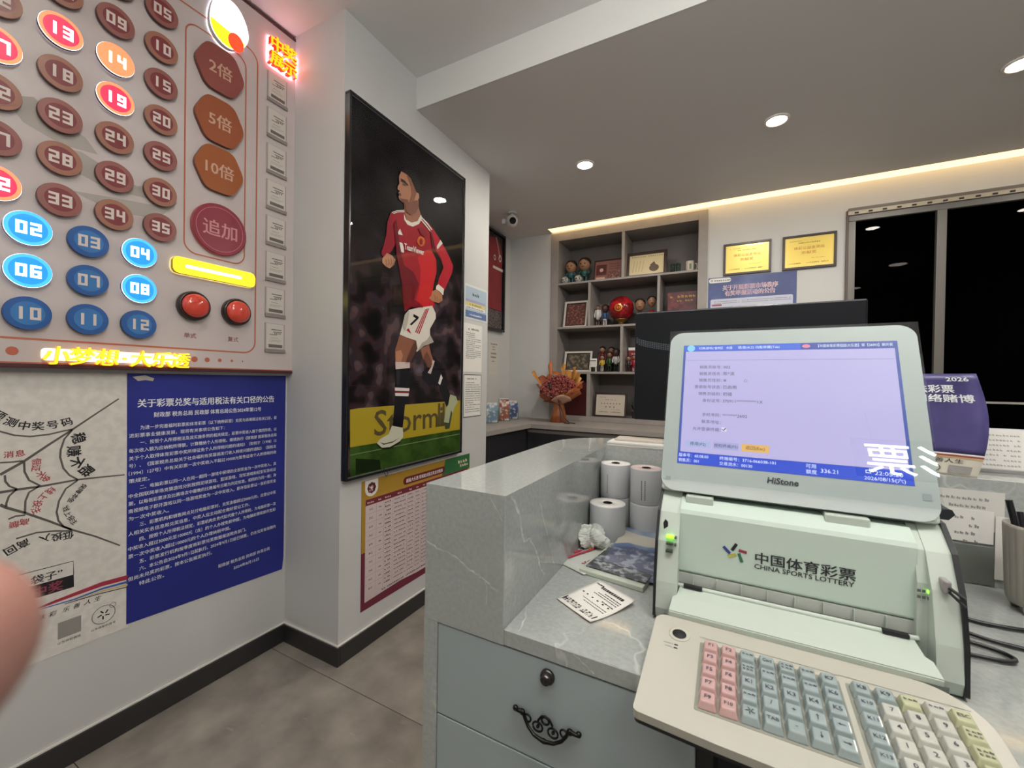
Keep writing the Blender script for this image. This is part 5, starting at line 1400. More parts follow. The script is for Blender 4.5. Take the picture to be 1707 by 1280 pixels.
# knee space panel and far support
ks = thing('modesty_panel', 'dark grey blue panel closing the knee space under the counter', 'panel', (0, 1.17, 0))
MB().box((-.009, 0, .002), (CXR, .018, KZ - .026)).build('board', mat('knee_panel', '#3c4248', .5), ks)
pw = thing('power_box', 'pale beige power box on the knee space panel under the keyboard', 'power box', (.20, 1.165, .60))
MB().box((-.05, -.03, 0), (.05, 0, .09)).build('case', mat('power_beige', '#b7b3a4', .5), pw, bevel=.004)
MB().box((-.03, -.032, .03), (.03, -.03, .06)).build('socket_plate', mat('power_dark', '#4b4a46', .5), pw)

# ------------------------------------------------------------------ paper rolls
ROLL = mat('roll_paper', '#c3c5c8', .55); ROLLT = mat('roll_end', '#e6e2dd', .6); ROLLT2 = mat('roll_end_pink', '#d6c2c0', .6)
def roll(label, x, y, z, r, h, top, prints):
    t_ = thing('paper_roll', label, 'paper roll', (x, y, z), group='thermal paper rolls on the counter')
    MB().lathe([(.010, .0), (r * .98, 0), (r, .002), (r, h - .002), (r * .985, h), (.010, h - .0005), (.010, h - .03), (0, h - .03)], 40, mis=[0, 0, 0, 0, 1, 2, 2]).build('paper', [ROLL, top, INK], t_)
    MB().tube([(.0095 * math.cos(a_), .0095 * math.sin(a_), h - .0004) for a_ in [i * .449 for i in range(14)]], .0012, 6, closed=True).build('core', mat('roll_core', '#2b2624', .6), t_)
    if prints:
        m_ = MB()
        for j, a_ in enumerate(prints):
            for i in range(11):
                zz = h * .15 + i * .0042
                q0, q1 = math.radians(a_ - 1.7), math.radians(a_ + 1.7)
                m_.add([(r * 1.004 * math.cos(q0), r * 1.004 * math.sin(q0), zz), (r * 1.004 * math.cos(q1), r * 1.004 * math.sin(q1), zz), (r * 1.004 * math.cos(q1), r * 1.004 * math.sin(q1), zz + .003), (r * 1.004 * math.cos(q0), r * 1.004 * math.sin(q0), zz + .003)], [(0, 1, 2, 3)])
        m_.build('side_print', GREYINK, t_)
RH = .0815
roll('paper roll at the bottom of the left stack by the stone wall', -.2485, 1.038, KZ + .0005, .036, RH, ROLLT, None)
roll('white topped paper roll at the top of the left stack by the stone wall', -.2495, 1.037, KZ + .001 + RH, .036, RH, ROLLT, (-108,))
roll('paper roll at the bottom of the right stack beside the terminal', -.172, 1.018, KZ + .0005, .036, RH, ROLLT, None)
roll('pinkish topped paper roll at the top of the right stack beside the terminal', -.172, 1.018, KZ + .001 + RH, .036, RH, ROLLT2, (-84, -96))
roll('single paper roll standing in front of the two stacks', -.246, .952, KZ + .0005, .0405, .086, ROLLT, None)

# ------------------------------------------------------------------ papers on the work surface
def bent_sheet(b_, w, h, f, nx=10, ny=8, th=.0008, mi=0):
    vs = []
    for k_ in (0, 1):
        for j in range(ny + 1):
            for i in range(nx + 1):
                x_, y_ = w * (i / nx - .5), h * (j / ny - .5)
                vs.append((x_, y_, f(x_, y_) + k_ * th))
    N = (nx + 1) * (ny + 1)
    fs_ = []
    for j in range(ny):
        for i in range(nx):
            a_ = j * (nx + 1) + i
            fs_.append((a_ + N, a_ + 1 + N, a_ + nx + 2 + N, a_ + nx + 1 + N)); fs_.append((a_ + nx + 1, a_ + nx + 2, a_ + 1, a_))
    edge = [i for i in range(nx + 1)] + [j * (nx + 1) + nx for j in range(1, ny + 1)] + [ny * (nx + 1) + i for i in range(nx - 1, -1, -1)] + [j * (nx + 1) for j in range(ny - 1, 0, -1)]
    for i in range(len(edge)):
        p, q_ = edge[i], edge[(i + 1) % len(edge)]
        fs_.append((p, q_, q_ + N, p + N))
    b_.add(vs, fs_, mi, True)
tk = thing('lottery_ticket', 'white lottery ticket with black print and pink back lying on the counter', 'ticket', (-.1905, .670, KZ + .0008), rotz(math.radians(59.5)))
fz = lambda x_, y_: .0012 + .0045 * (math.sin(x_ * 42 + y_ * 20) * .5 + .5) + .0035 * max(0, x_ / .05) ** 2
# local x runs along the ticket's long side, y across
TWd, THt = .098, .082
b_ = MB(); bent_sheet(b_, TWd, THt, fz, 14, 10, .0006); b_.build('ticket_paper', mat('ticket_white', '#dcdad4', .55), tk)
b_ = MB(); bent_sheet(b_, TWd * .99, THt * .99, lambda x_, y_: fz(x_, y_) - .0007, 14, 10, .0005)
b_.build('ticket_back', mat('ticket_pink', '#cf9c94', .6), tk)
# print follows the curl
m_ = MB()
def tpr(x0, y0, x1, y1):
    n_ = max(1, int((x1 - x0) / .006))
    for i in range(n_):
        xa, xb = x0 + (x1 - x0) * i / n_, x0 + (x1 - x0) * (i + 1) / n_
        m_.add([(xa, y0, fz(xa, y0) + .0011), (xb, y0, fz(xb, y0) + .0011), (xb, y1, fz(xb, y1) + .0011), (xa, y1, fz(xa, y1) + .0011)], [(0, 1, 2, 3)])
rnd = random.Random(2)
# barcode block along the near left edge (x small), lines across
for i in range(34):
    yy = -.034 + i * .002
    if rnd.random() < .8:
        for j in range(3):
            if rnd.random() < .75:
                tpr(-.042 + j * .0045, yy, -.0385 + j * .0045, yy + rnd.choice((.0008, .0014, .002)))
tpr(-.042, .034, -.029, .0365); tpr(-.042, -.0365, -.029, -.034)
for xx, y0, y1, hh in ((.030, -.03, .018, .006), (.022, -.034, .0, .002), (.017, -.034, .010, .0016), (.012, -.034, .016, .0016), (.004, -.034, -.012, .0022), (-.010, -.034, .02, .0014), (-.016, -.034, .012, .0014), (.036, .018, .034, .003)):
    y_ = y0
    while y_ < y1:
        w_ = rnd.uniform(.002, .005)
        tpr(xx, y_, xx + hh, y_ + w_); y_ += w_ + .001
for y_, hh in ((-.03, .003), (-.018, .003), (-.006, .003), (.006, .003), (.018, .003), (.028, .004)):
    tpr(-.001, y_, .002, y_ + .0035)
m_.build('ticket_print', INK, tk)
# flyer, magazines, tissue
fy = thing('promo_flyer', 'pale flyer with red vertical Chinese lettering under the crumpled tissue', 'flyer', (-.243, .835, KZ + .0006), rotz(math.radians(-26)))
b_ = MB(); bent_sheet(b_, .085, .145, lambda x_, y_: .001 + .0012 * math.sin(x_ * 40), 8, 6, .0006); b_.build('sheet', mat('flyer_paper', '#c9cbc6', .55), fy)
m_ = MB()
for i, ch in enumerate('宝岛欢乐'):
    m_.text(ch, .006 + (i % 2) * .0, .034 - i * .022, .021, .0032, align='c', rot=math.radians(-90), bold=.03)
for i in range(6):
    m_.rect(.028, .03 - i * .012, .034, .038 - i * .012, .0032)
m_.rect(-.032, -.045, -.026, .04, .0032)
for i in range(5):
    a_ = math.radians(90 + 72 * i); m_.stroke([(.030 + .002 * math.cos(a_), .052 + .002 * math.sin(a_)), (.030 + .009 * math.cos(a_ + .4), .052 + .009 * math.sin(a_ + .4))], .0026, .0032)
m_.build('lettering', mat('flyer_red', '#b0354a', .55), fy)
MB().prism([(-.046, -.012), (-.038, -.016), (-.038, .006), (-.045, .008)], .0012, .0022).build('red_corner', mat('flyer_red', '#b0354a', .55), fy)
MB().prism([(-.040, .028), (-.030, .024), (-.032, .056), (-.04, .056)], .0012, .0022).build('yellow_corner', mat('flyer_yellow', '#b8a83c', .55), fy)
mz = thing('magazine_pile', 'pile of magazines with a snowy mountain cover leaning beside the terminal', 'magazines', (-.170, .875, KZ + .0006), rotz(math.radians(-8)))
MB().box((-.062, -.125, 0), (.06, .12, .008)).build('white_book', mat('book_white', '#bcc2b4', .5), mz, bevel=.001)
MB().box((-.055, -.11, .0085), (.06, .11, .011)).build('dark_magazine', mat('mag_dark', '#3c4046', .4, noise=(70, '#9aa0a4', .5, .62)), mz)
M1 = Matrix.Translation((0, 0, .0125)) @ Matrix.Rotation(math.radians(4), 4, 'X') @ Matrix.Rotation(math.radians(7), 4, 'Z')
MB().box((-.045, -.10, 0), (.06, .115, .003), M=M1).build('mountain_magazine', mat('mag_sky', '#4a648c', .3, noise=(14, '#8f9aa8', .4, .62)), mz)
g = MB()
g.flat([(-.045, .02), (-.02, .035), (.02, .03), (.06, .045), (.06, .09), (.03, .08), (-.01, .085), (-.045, .10)], 0, 0)
g.flat([(-.045, -.10), (.06, -.10), (.06, .025), (.03, .01), (0, .02), (-.045, .005)], .0001, 1)
g.xf(M1 @ Matrix.Translation((0, 0, .0032))).build('cover_print', [mat('mag_cloud', '#b9b6a8', .35), mat('mag_hills', '#4b526a', .35, noise=(60, '#8e94a4', .5, .62))], mz)
MB().box((-.05, .05, .0115), (-.005, .12, .0125)).build('note_slip', mat('note_slip', '#cfc4bc', .6), mz)
ts = thing('crumpled_tissue', 'crumpled white tissue lying on the flyer in front of the rolls', 'tissue', (-.262, .892, KZ + .003))
b_ = MB(); rnd = random.Random(4)
nu, nv = 26, 16
vs = []
for j in range(nv + 1):
    th = math.pi * j / nv
    for i in range(nu):
        ph = 2 * math.pi * i / nu
        k_ = 1 + .22 * math.sin(3 * ph + 2 * th) + .14 * math.sin(7 * ph - 3 * th) + .10 * math.sin(11 * ph + 5 * th) + rnd.uniform(-.05, .05)
        vs.append((.031 * k_ * math.sin(th) * math.cos(ph), .026 * k_ * math.sin(th) * math.sin(ph), max(.0, .020 - .022 * k_ * math.cos(th))))
b_.add(vs, [(j * nu + i, j * nu + (i + 1) % nu, (j + 1) * nu + (i + 1) % nu, (j + 1) * nu + i) for j in range(nv) for i in range(nu)])
b_.build('tissue_ball', mat('tissue_white', '#d4d8d2', .8), ts)

# ------------------------------------------------------------------ things on the raised ledge
lf = thing('leaflet_stack', 'flat stack of white leaflets on the raised ledge behind the rolls', 'leaflets', (-.225, 1.185, LZ + .0005), rotz(.02))
MB().box((-.075, -.045, 0), (.12, .03, .004)).build('lower_leaflet', OFFW, lf)
MB().box((-.062, -.008, .0045), (.12, .062, .0095)).build('upper_leaflet', mat('leaflet_grey', '#bdb5aa', .55), lf)
mo = thing('customer_monitor', 'black customer monitor on the ledge seen from behind', 'monitor', (.016, 1.19, LZ))
MB().box((-.252, -.012, .067), (.252, .012, .364)).build('rear_shell', mat('monitor_rear', '#0b0d12', .35, spec=.3, noise=(3, '#11141a', .4, .6)), mo, bevel=.004)
MB().box((-.25, .012, .069), (.25, .016, .362)).build('front_panel', BLACK, mo)
MB().prism(rrect(-.14, .10, .14, .30, .03), .0, .030).xf(Matrix.Translation((0, -.012, 0)) @ ON_BACK.to_4x4()).build('rear_bulge', mat('monitor_bulge', '#12141a', .35), mo, bevel=.006)
vn = MB()
for i in range(26):
    for j in range(4):
        x_ = -.248 + i * .0058
        z_ = .292 - .030 * (i / 25) ** .6 - j * .0045
        vn.box((x_, -.0128, z_), (x_ + .004, -.0121, z_ + .0028))
vn.build('vent_band', mat('monitor_vent', '#4a5058', .4), mo)
MB().box((-.025, -.03, .012), (.025, -.012, .2)).build('stand_neck', BLACK, mo, bevel=.003)
MB().prism(rrect(-.11, -.07, .11, .05, .02), 0, .012).build('stand_foot', BLACK, mo, bevel=.002)
# bowed calendar card
cd = thing('calendar_card', 'curved dark violet 2026 calendar card with white lettering standing on the ledge', 'calendar', (.358, 1.130, LZ + .0005), rotz(-.12))
def bow(u, v): return (-.012 + .012 * math.cos((v - .5) * 2.4) + .004 * v)
CWd, CHt = .118, .196
def card(b_, u0, v0, u1, v1, off, mi=0, nu=6, nv=12, back=None):
    vs = []
    for j in range(nv + 1):
        for i in range(nu + 1):
            u = u0 + (u1 - u0) * i / nu; v = v0 + (v1 - v0) * j / nv
            x_ = (u - .5) * CWd + .016 * math.sin(v * math.pi) * u
            y_ = .018 * math.cos((u - .35) * 2.6) - .03 + .02 * v
            vs.append((x_, y_ - off, v * CHt))
    b_.add(vs, [(j * (nu + 1) + i, j * (nu + 1) + i + 1, (j + 1) * (nu + 1) + i + 1, (j + 1) * (nu + 1) + i) for j in range(nv) for i in range(nu)], mi, True)
b_ = MB(); card(b_, 0, .20, 1, 1, 0); o_ = b_.build('card_sheet', mat('card_violet', '#3f3a6c', .35, noise=(9, '#574f86', .45, .68)), cd); o_.modifiers.new('thick', 'SOLIDIFY').thickness = .0008
b_ = MB(); card(b_, 0, 0, 1, .20, 0); o_ = b_.build('card_foot', mat('card_cream', '#c9c4b6', .5), cd); o_.modifiers.new('thick', 'SOLIDIFY').thickness = .0008
b_ = MB(); card(b_, 0, .198, 1, .212, .0006); b_.build('white_line', WHITE, cd)
b_ = MB(); card(b_, 0, .18, 1, .196, .0006); b_.build('red_line', mat('card_red', '#8c3a44', .5), cd)
b_ = MB(); card(b_, 0, .163, 1, .18, .0006); b_.build('tan_line', mat('card_tan', '#b59a6a', .5), cd)
def on_card(mb):
    vs = []
    for (x_, y_, z_) in mb.v:
        u, v = x_, y_
        vs.append(((u - .5) * CWd + .016 * math.sin(v * math.pi) * u, .018 * math.cos((u - .35) * 2.6) - .03 + .02 * v - .0012, v * CHt))
    mb.v = vs
    return mb
on_card(MB().text('2026', .90, .925, .055, 0, fit=.24, bold=.02, align='r')).build('year', WHITEINK, cd)
on_card(MB().text('非法彩票', .72, .815, .085, 0, fit=.56, bold=.04, align='r').text('网络赌博', .90, .72, .085, 0, fit=.62, bold=.04, align='r')).build('lettering', WHITEINK, cd)
on_card(MB().text('乐善人生', .42, .12, .045, 0, fit=.4)).build('foot_lettering', INK, cd)
b_ = MB(); ring(disc(.10, 20, .5, .055, .042), disc(.085, 20, .5, .055, .036), b_, 0); on_card(b_).build('foot_emblem', GREYINK, cd)
b_ = MB(); b_.rect(.68, .02, .92, .095, 0); on_card(b_).build('code_patch', mat('code_grey', '#8f8c88', .6), cd)
# leaning paper sheets at the right edge
sp = thing('leaning_papers', 'white printed sheets leaning in a low stand at the right end of the ledge', 'papers', (.52, 1.195, LZ + .0005))
MB().box((-.085, 0, .004), (.12, .003, .086), M=Matrix.Rotation(math.radians(-6), 4, 'X')).build('front_sheet', WHITE, sp)
MB().box((-.065, .006, .004), (.13, .009, .088), M=Matrix.Rotation(math.radians(-6), 4, 'X')).build('rear_sheet', mat('sheet_cool', '#c5ccd2', .5), sp)
m_ = MB()
for i in range(7):
    scribble(m_, -.08, -.005, .072 - i * .010, .005, 0, i)
m_.xf(Matrix.Rotation(math.radians(-6), 4, 'X') @ Matrix.Translation((0, -.0004, 0)) @ ON_BACK.to_4x4()).build('faint_print', mat('faint_ink', '#a7a9aa', .6), sp)
MB().box((-.09, -.012, 0), (.14, .016, .006)).build('low_stand', mat('stand_grey', '#8f8f8e', .4), sp)
# notes taped to the inner face of the ledge
for i, (x0, z0, x1, z1, lab, m0) in enumerate(((.330, .985, .446, 1.058, 'large handwritten white note taped to the inner face of the ledge', OFFW), (.350, .962, .432, 1.022, 'lower handwritten white note overlapping the large one under the ledge', WHITE), (.434, .900, .52, 1.015, 'plain white sheet behind the ribbed pen cup', WHITE))):
    t_ = thing('taped_note', lab, 'note', (x0, CYI, z0), ON_BACK, 'notes taped under the ledge')
    zo = .0006 + i * .0012
    MB().box((0, 0, zo), (x1 - x0, z1 - z0, zo + .0008)).build('sheet', m0, t_)
    if i < 2:
        m_ = MB()
        for r_, s__ in enumerate(('玩法表', '一 二 六', '三 七 十', '四时间')):
            if r_ < (2 if i == 0 else 4):
                scribble(m_, .03 + .012 * (r_ % 2), x1 - x0 - .02, (z1 - z0) - .018 - r_ * .0145, .0075, zo + .0011, r_)
        m_.build('handwriting', mat('pencil_grey', '#8d8d8e', .6), t_)
MB_n = thing('screen_back_panel', 'small grey green plate below the taped notes on the inner counter wall', 'plate', (.36, CYI, .886), ON_BACK)
MB().box((0, 0, .0004), (.075, .07, .003)).build('plate', mat('plate_grey', '#6e736c', .3), MB_n)
# ribbed pen cup
pcup = thing('pen_cup', 'ribbed grey beige pen cup holding dark pens at the right edge', 'pen cup', (.452, .992, KZ + .0005))
pts = []
n_ = 72
prof = []
cup = MB(); vs = []
zs = [0, .006, .02, .05, .09, .125, .130, .130, .118]
for j, z_ in enumerate(zs):
    for i in range(n_):
        a_ = 2 * math.pi * i / n_
        rib = (.0011 * math.cos(a_ * 24)) if 1 <= j <= 5 else 0
        r_ = (.034, .037, .0385, .0395, .041, .0425, .0425, .0395, .039)[j] + rib
        vs.append((r_ * math.cos(a_), r_ * math.sin(a_), z_ + .012))
cup.add(vs, [(j * n_ + i, j * n_ + (i + 1) % n_, (j + 1) * n_ + (i + 1) % n_, (j + 1) * n_ + i) for j in range(len(zs) - 1) for i in range(n_)], 0, True)
cup.add(vs[:n_], [tuple(range(n_))[::-1]])
CUPM = mat('cup_beige', '#a09c92', .45)
cup.build('cup_body', CUPM, pcup)
MB().lathe([(0, .022), (.036, .022), (.036, .024), (0, .024)], 24).build('cup_floor', CUPM, pcup)
for a_ in (-2.4, -.8, .8, 2.4):
    MB().lathe([(.005, 0), (.007, .006), (.007, .013), (0, .013)], 12, Matrix.Translation((.028 * math.cos(a_), .028 * math.sin(a_), 0))).build('foot', CUPM, pcup)
for i, (x_, y_, tx, ty, c) in enumerate(((-.015, .0, -.02, .01, '#16161c'), (.0, -.01, .005, .0, '#1c1c26'), (.012, .008, .022, .016, '#2a2438'), (-.005, .014, -.004, .026, '#14141a'))):
    MB().tube([(x_ * .5, y_ * .5, .025), (x_ + tx, y_ + ty, .178 - i * .008)], .0045, 10).build('pen', mat('pen' + c, c, .35), pcup)
# black stand behind the terminal
st = thing('scanner_stand', 'black plastic scanner stand rising behind the right side of the terminal', 'stand', (.312, .985, KZ + .0005))
MB().prism([(-.035, -.03), (.03, -.03), (.035, .03), (-.035, .035)], 0, .014).build('foot', BLACK, st, bevel=.003)
MB().add([(-.03, -.012, .012), (.026, -.012, .012), (.002, -.006, .145), (-.04, -.006, .145), (-.03, .012, .012), (.026, .012, .012), (.002, .010, .145), (-.04, .010, .145)], [(3, 2, 1, 0), (4, 5, 6, 7), (0, 1, 5, 4), (1, 2, 6, 5), (2, 3, 7, 6), (3, 0, 4, 7)]).build('post', mat('stand_navy', '#14161f', .3), st, bevel=.003)
MB().prism([(-.05, .140), (.020, .140), (.028, .150), (.024, .158), (.012, .158), (.0, .176), (-.03, .184), (-.05, .18)], -.02, .02).xf(ON_BACK.to_4x4()).build('scanner_head', mat('stand_head', '#23262c', .25), st, bevel=.003)
# cables
def cable(label, pts, r=.003, m_=BLACK):
    P = [Vector(p) for p in pts]
    sm = []
    for i in range(len(P) - 1):
        p0, p1, p2, p3 = P[max(i - 1, 0)], P[i], P[i + 1], P[min(i + 2, len(P) - 1)]
        for k in range(5):
            t = k / 5
            sm.append(.5 * ((2 * p1) + (p2 - p0) * t + (2 * p0 - 5 * p1 + 4 * p2 - p3) * t * t + (3 * p1 - p0 - 3 * p2 + p3) * t ** 3))
    sm.append(P[-1])
    t_ = MB().tube(sm, r, 8).build('cable', m_)
    return tag(t_, label, 'cable', 'cables beside the terminal')
kz = KZ + .0048
cable('black cable running across the work surface to the right edge', [(.262, .93, kz + .03), (.29, .925, kz + .012), (.33, .905, kz), (.38, .90, kz), (.43, .915, kz), (.52, .95, kz)])
cable('looped black cable beside the right cheek of the terminal', [(.262, .80, kz + .012), (.28, .79, kz), (.31, .785, kz), (.335, .79, kz), (.342, .802, kz), (.33, .815, kz), (.30, .825, kz), (.275, .835, kz), (.264, .85, kz + .01)])
cable('thin black cable curving from the terminal towards the pen cup', [(.262, .875, kz + .035), (.29, .862, kz + .006), (.33, .845, kz), (.38, .835, kz), (.45, .815, kz), (.56, .79, kz)])
# ------------------------------------------------------------------ lottery terminal
SHELL = mat('terminal_shell', '#b9c3ba', .38, noise=(2, '#bfc8bf', .4, .6))
SHELL2 = mat('terminal_panel', '#c3d3c9', .4)
TX = .0755            # centre line
tm = thing('lottery_terminal', 'pale grey lottery terminal with tilted screen and printer standing on the counter', 'lottery terminal', (TX, .675, KZ))
def t_(x, y, z): return (x - TX, y - .675, z - KZ)
HW = .1715            # half width of the body
# side cheeks: profile in (y, z)
def cheek(x0, x1, m_, name, prof):
    Mx = Matrix(((0, 0, 1, 0), (1, 0, 0, 0), (0, 1, 0, 0), (0, 0, 0, 1)))
    return MB().prism(prof, x0, x1, M=Mx).build(name, m_, tm, bevel=.0022)
prof = [(-.002, .004), (.006, .001), (.20, .001), (.20, .168), (.10, .186), (.068, .184), (.034, .158), (.012, .118), (-.002, .06), (-.006, .02)]
cheek(-HW, -HW + .030, SHELL, 'left_cheek', prof)
cheek(HW - .034, HW - .024, SHELL, 'right_inner_cheek', [(.022, .001), (.2, .001), (.2, .170), (.10, .184), (.068, .182), (.036, .158), (.024, .120), (.022, .06)])
cheek(HW - .024, HW, SHELL, 'right_cheek', prof)
bprof = [(.004, .0005), (.24, .0005), (.24, .17), (.205, .19), (.10, .190), (.066, .188), (.03, .160), (.008, .118), (-.004, .06), (-.006, .006)]
cheek(-HW - .004, -HW, BLACK, 'black_side_rim', bprof)
cheek(HW, HW + .005, BLACK, 'black_side_rim', bprof)
MB().box((-HW + .031, .085, .002), (HW - .035, .24, .178)).build('core', SHELL, tm)
MB().box((-HW, .2005, .001), (HW, .245, .172)).build('rear_shell', BLACK, tm, bevel=.004)
# printer door
x0, x1 = t_(-.066, 0, 0)[0], t_(.2145, 0, 0)[0]
DY = .030
dr = MB().prism([(DY, .0705), (DY + .004, .067), (DY + .012, .067), (.1, .172), (.1, .180), (DY + .028, .179), (DY + .003, .166), (DY, .160)], x0, x1, M=Matrix(((0, 0, 1, 0), (1, 0, 0, 0), (0, 1, 0, 0), (0, 0, 0, 1)))).build('printer_door', SHELL2, tm, bevel=.0015)
lo = [MB() for _ in range(5)]
strokes = [((.0215, .1145), (.0275, .1255)), ((.0305, .1165), (.0410, .1150)), ((.0305, .112), (.0350, .0995)), ((.0165, .1045), (.0270, .1095)), ((.0100, .1185), (.0190, .1095))]
bx = x0 + .066
for b_, ((xa, ya), (xb, yb_2)), in zip(lo, strokes):
    b_.stroke([(xa, ya), (xb, yb_2)], .0042, 0)
OFF = Matrix.Translation((t_(0.001, 0, 0)[0], DY - .0006, 0)) @ ON_BACK.to_4x4()
OFE = Matrix.Translation((t_(-.0145, 0, 0)[0], DY - .0006, .001)) @ ON_BACK.to_4x4()
for b_, c in zip(lo, ('#191c22', '#8e3140', '#2f6a4c', '#b3b04a', '#343c86')):
    b_.xf(OFE).build('emblem_stroke', mat('emblem' + c, c, .5), dr)
MB().text('中国体育彩票', .0365, .105, .0175, 0, bold=.022, fit=.116).text('CHINA SPORTS LOTTERY', .0355, .0955, .0095, 0, bold=.012, fit=.116).xf(OFF).build('lettering', mat('terminal_ink', '#24262a', .5), dr)
# paper slot with fins, output tray
MB().box((x0, DY + .001, .050), (x1, .088, .0668)).build('slot_back', mat('slot_inner', '#b9beb8', .5), tm)
for i in range(8):
    xx = x0 + .02 + i * (x1 - x0 - .03) / 7.6
    MB().box((xx, DY - .004, .050), (xx + .0012, DY + .004, .0665)).build('slot_fin', SHELL, tm)
MB().tube([(x0, DY - .010, .0505), (x1, DY - .010, .0505)], .0035, 8).build('tray_hinge', SHELL, tm)
for xx in (x0 + .008, x1 - .036):
    MB().box((xx, DY - .016, .0500), (xx + .026, DY - .009, .0545)).build('hinge_slot', INK, tm)
yA, yB, zA, zB = DY - .008, t_(0, .640, 0)[1], .0485, .0345
tx0, tx1 = x0 - .003, x1 + .001
MB().add([(tx0 + .006, yA, zA), (tx1 - .006, yA, zA), (tx1 - .004, yA - .03, zA - .006), (tx1 + .002, yA - .036, zA - .0075), (tx1 + .004, yB, zB), (tx0 - .004, yB, zB), (tx0 - .002, yA - .03, zA - .006), (tx0 + .003, yA - .026, zA - .005)] , [(7, 6, 5, 4, 3, 2, 1, 0)]).add([(tx0 - .004, yB, zB), (tx1 + .004, yB, zB), (tx1 + .004, yB + .001, zB - .0065), (tx0 - .004, yB + .001, zB - .0065)], [(0, 3, 2, 1)]).build('output_tray', SHELL, tm).modifiers.new('thick', 'SOLIDIFY').thickness = -.0016
MB().box((-HW + .012, -.004, .002), (HW - .012, .055, .026)).build('front_base', mat('terminal_base', '#6d726c', .5), tm)
# status lights
GREEN = mat('led_green', '#7dff30', .3, emit=3.0, ecol='#7cff28'); LEDOFF = mat('led_dark', '#3a463c', .3)
fy = -.0045
for i, (z_, m_) in enumerate(((.124, GREEN), (.1145, LEDOFF), (.104, LEDOFF))):
    lx = t_(-.0835, 0, 0)[0]; yy = .016 - (z_ - .118) * -.15 - (.004 if z_ < .118 else 0)
    yy = {0: .0135, 1: .0095, 2: .0060}[i]
    MB().box((lx, yy - .0035, z_), (lx + .010, yy + .004, z_ + .0035)).build('status_light', m_, tm)
    if i < 2:
        MB().box((lx + .0115, yy - .003, z_), (lx + .0145, yy + .004, z_ + .003)).build('status_mark', GREYINK, tm)
for i, (z_, m_) in enumerate(((.109, GREEN), (.101, LEDOFF))):
    lx = t_(.2225, 0, 0)[0]
    MB().box((lx, .0205, z_), (lx + .011, .024, z_ + .0035)).build('status_light', m_, tm)
    m2 = MB().rect(lx - .010, z_, lx - .0065, z_ + .0035, 0).rect(lx - .0055, z_, lx - .002, z_ + .0035, 0)
    m2.xf(Matrix.Translation((0, .0215, 0)) @ ON_BACK.to_4x4()).build('status_mark', GREYINK, tm)
MB().prism([(0, 0), (.006, .005), (.006, .012), (.002, .016), (-.001, .010)], 0, .002).xf(Matrix.Translation((t_(-.088, 0, 0)[0], .014, .136)) @ ON_BACK.to_4x4()).build('key_switch', INK, tm)
kn = MB().box((t_(.233, 0, 0)[0] - .002, .006, .118), (t_(.233, 0, 0)[0] + .006, .022, .133)).build('door_latch', mat('latch_grey', '#8f8a8c', .35), tm, bevel=.002)
MB().tube([(t_(.236, 0, 0)[0], .006, .126), (t_(.247, 0, 0)[0], -.004, .119)], .0018, 6).tube([(t_(.236, 0, 0)[0], .006, .121), (t_(.247, 0, 0)[0], -.004, .110)], .0016, 6).build('latch_key', INK, kn)
# hinges below the monitor
for xa, xb in ((-.060, -.020), (.122, .172)):
    MB().box(t_(xa, .722, 1.056), t_(xb, .752, 1.069)).build('monitor_hinge', SHELL, tm, bevel=.002)

# ---- monitor
v_ = Vector((0, .36724, .93012)); n_ = Vector((0, -.93012, .36724))
mon = MB()
MWd, MHt = .346, .2905
mon.prism(rrect(-MWd / 2, .0, MWd / 2, MHt, .022, 8), -.026, 0)
mo_ = mon.build('screen_housing', mat('housing_grey', '#b9c2c1', .35, noise=(3, '#c0c7c4', .4, .6)), tm, bevel=.004, seg=3)
RM = cols((1, 0, 0), v_, n_)
mo_.matrix_local = Matrix.Translation(Vector(t_(.0732, .740, 1.069)) + n_ * .012) @ RM.to_4x4()
MB().box((-MWd / 2 + .001, .000, -.030), (MWd / 2 - .001, .016, -.002)).build('lower_lip', SHELL, mo_, bevel=.004)
X0, X1, Y0, Y1 = -.1496, .1496, .0455, .2640
def scr(name, pts, z, col, e=1.0):
    return MB().flat(pts, z).build(name, mat('scr_' + col, '#000000', .3, emit=e, ecol=col), mo_)
def rc(a, b, c, d): return [(a, b), (c, b), (c, d), (a, d)]
scr('screen', rc(X0, Y0, X1, Y1), .0004, '#4a62b8', .75)
scr('screen_page', rc(X0 + .004, .0655, X1 - .004, .2515), .0007, '#cdc3f4', .80)
scr('screen_menu_bar', rc(X0 + .001, .2525, .0285, .2632), .0008, '#3f6ae6', .85)
scr('screen_news_bar', rc(.0285, .2525, X1 - .001, .2632), .0008, '#3d55b4', .75)
scr('screen_status_bar', rc(X0 + .001, Y0 + .0005, X1 - .001, .0648), .0008, '#2b52e0', .80)
scr('screen_rule', rc(X0 + .006, .2335, X1 - .006, .2342), .0010, '#9c94c0', .8)
b_ = MB().flat(disc(.0065, 20, -.137, .2578), .0010); b_.build('screen_logo', mat('scr_logo', '#000000', .3, emit=.9, ecol='#8fd8f4'), mo_)
for a, c, col in ((-.1379, -.1006, '#b7bfee'), (-.0958, -.0590, '#b5b3e6'), (-.0552, -.0172, '#f4bf6a')):
    scr('screen_button', rc(a, .0742, c, .0862), .0010, col, .85)
SD_ = mat('scr_dark_text', '#000000', .3, emit=.5, ecol='#55507c'); SD2 = mat('scr_black_text', '#000000', .3, emit=.3, ecol='#34304c'); SL = mat('scr_light_text', '#000000', .3, emit=1.0, ecol='#eef2ff')
d = MB()
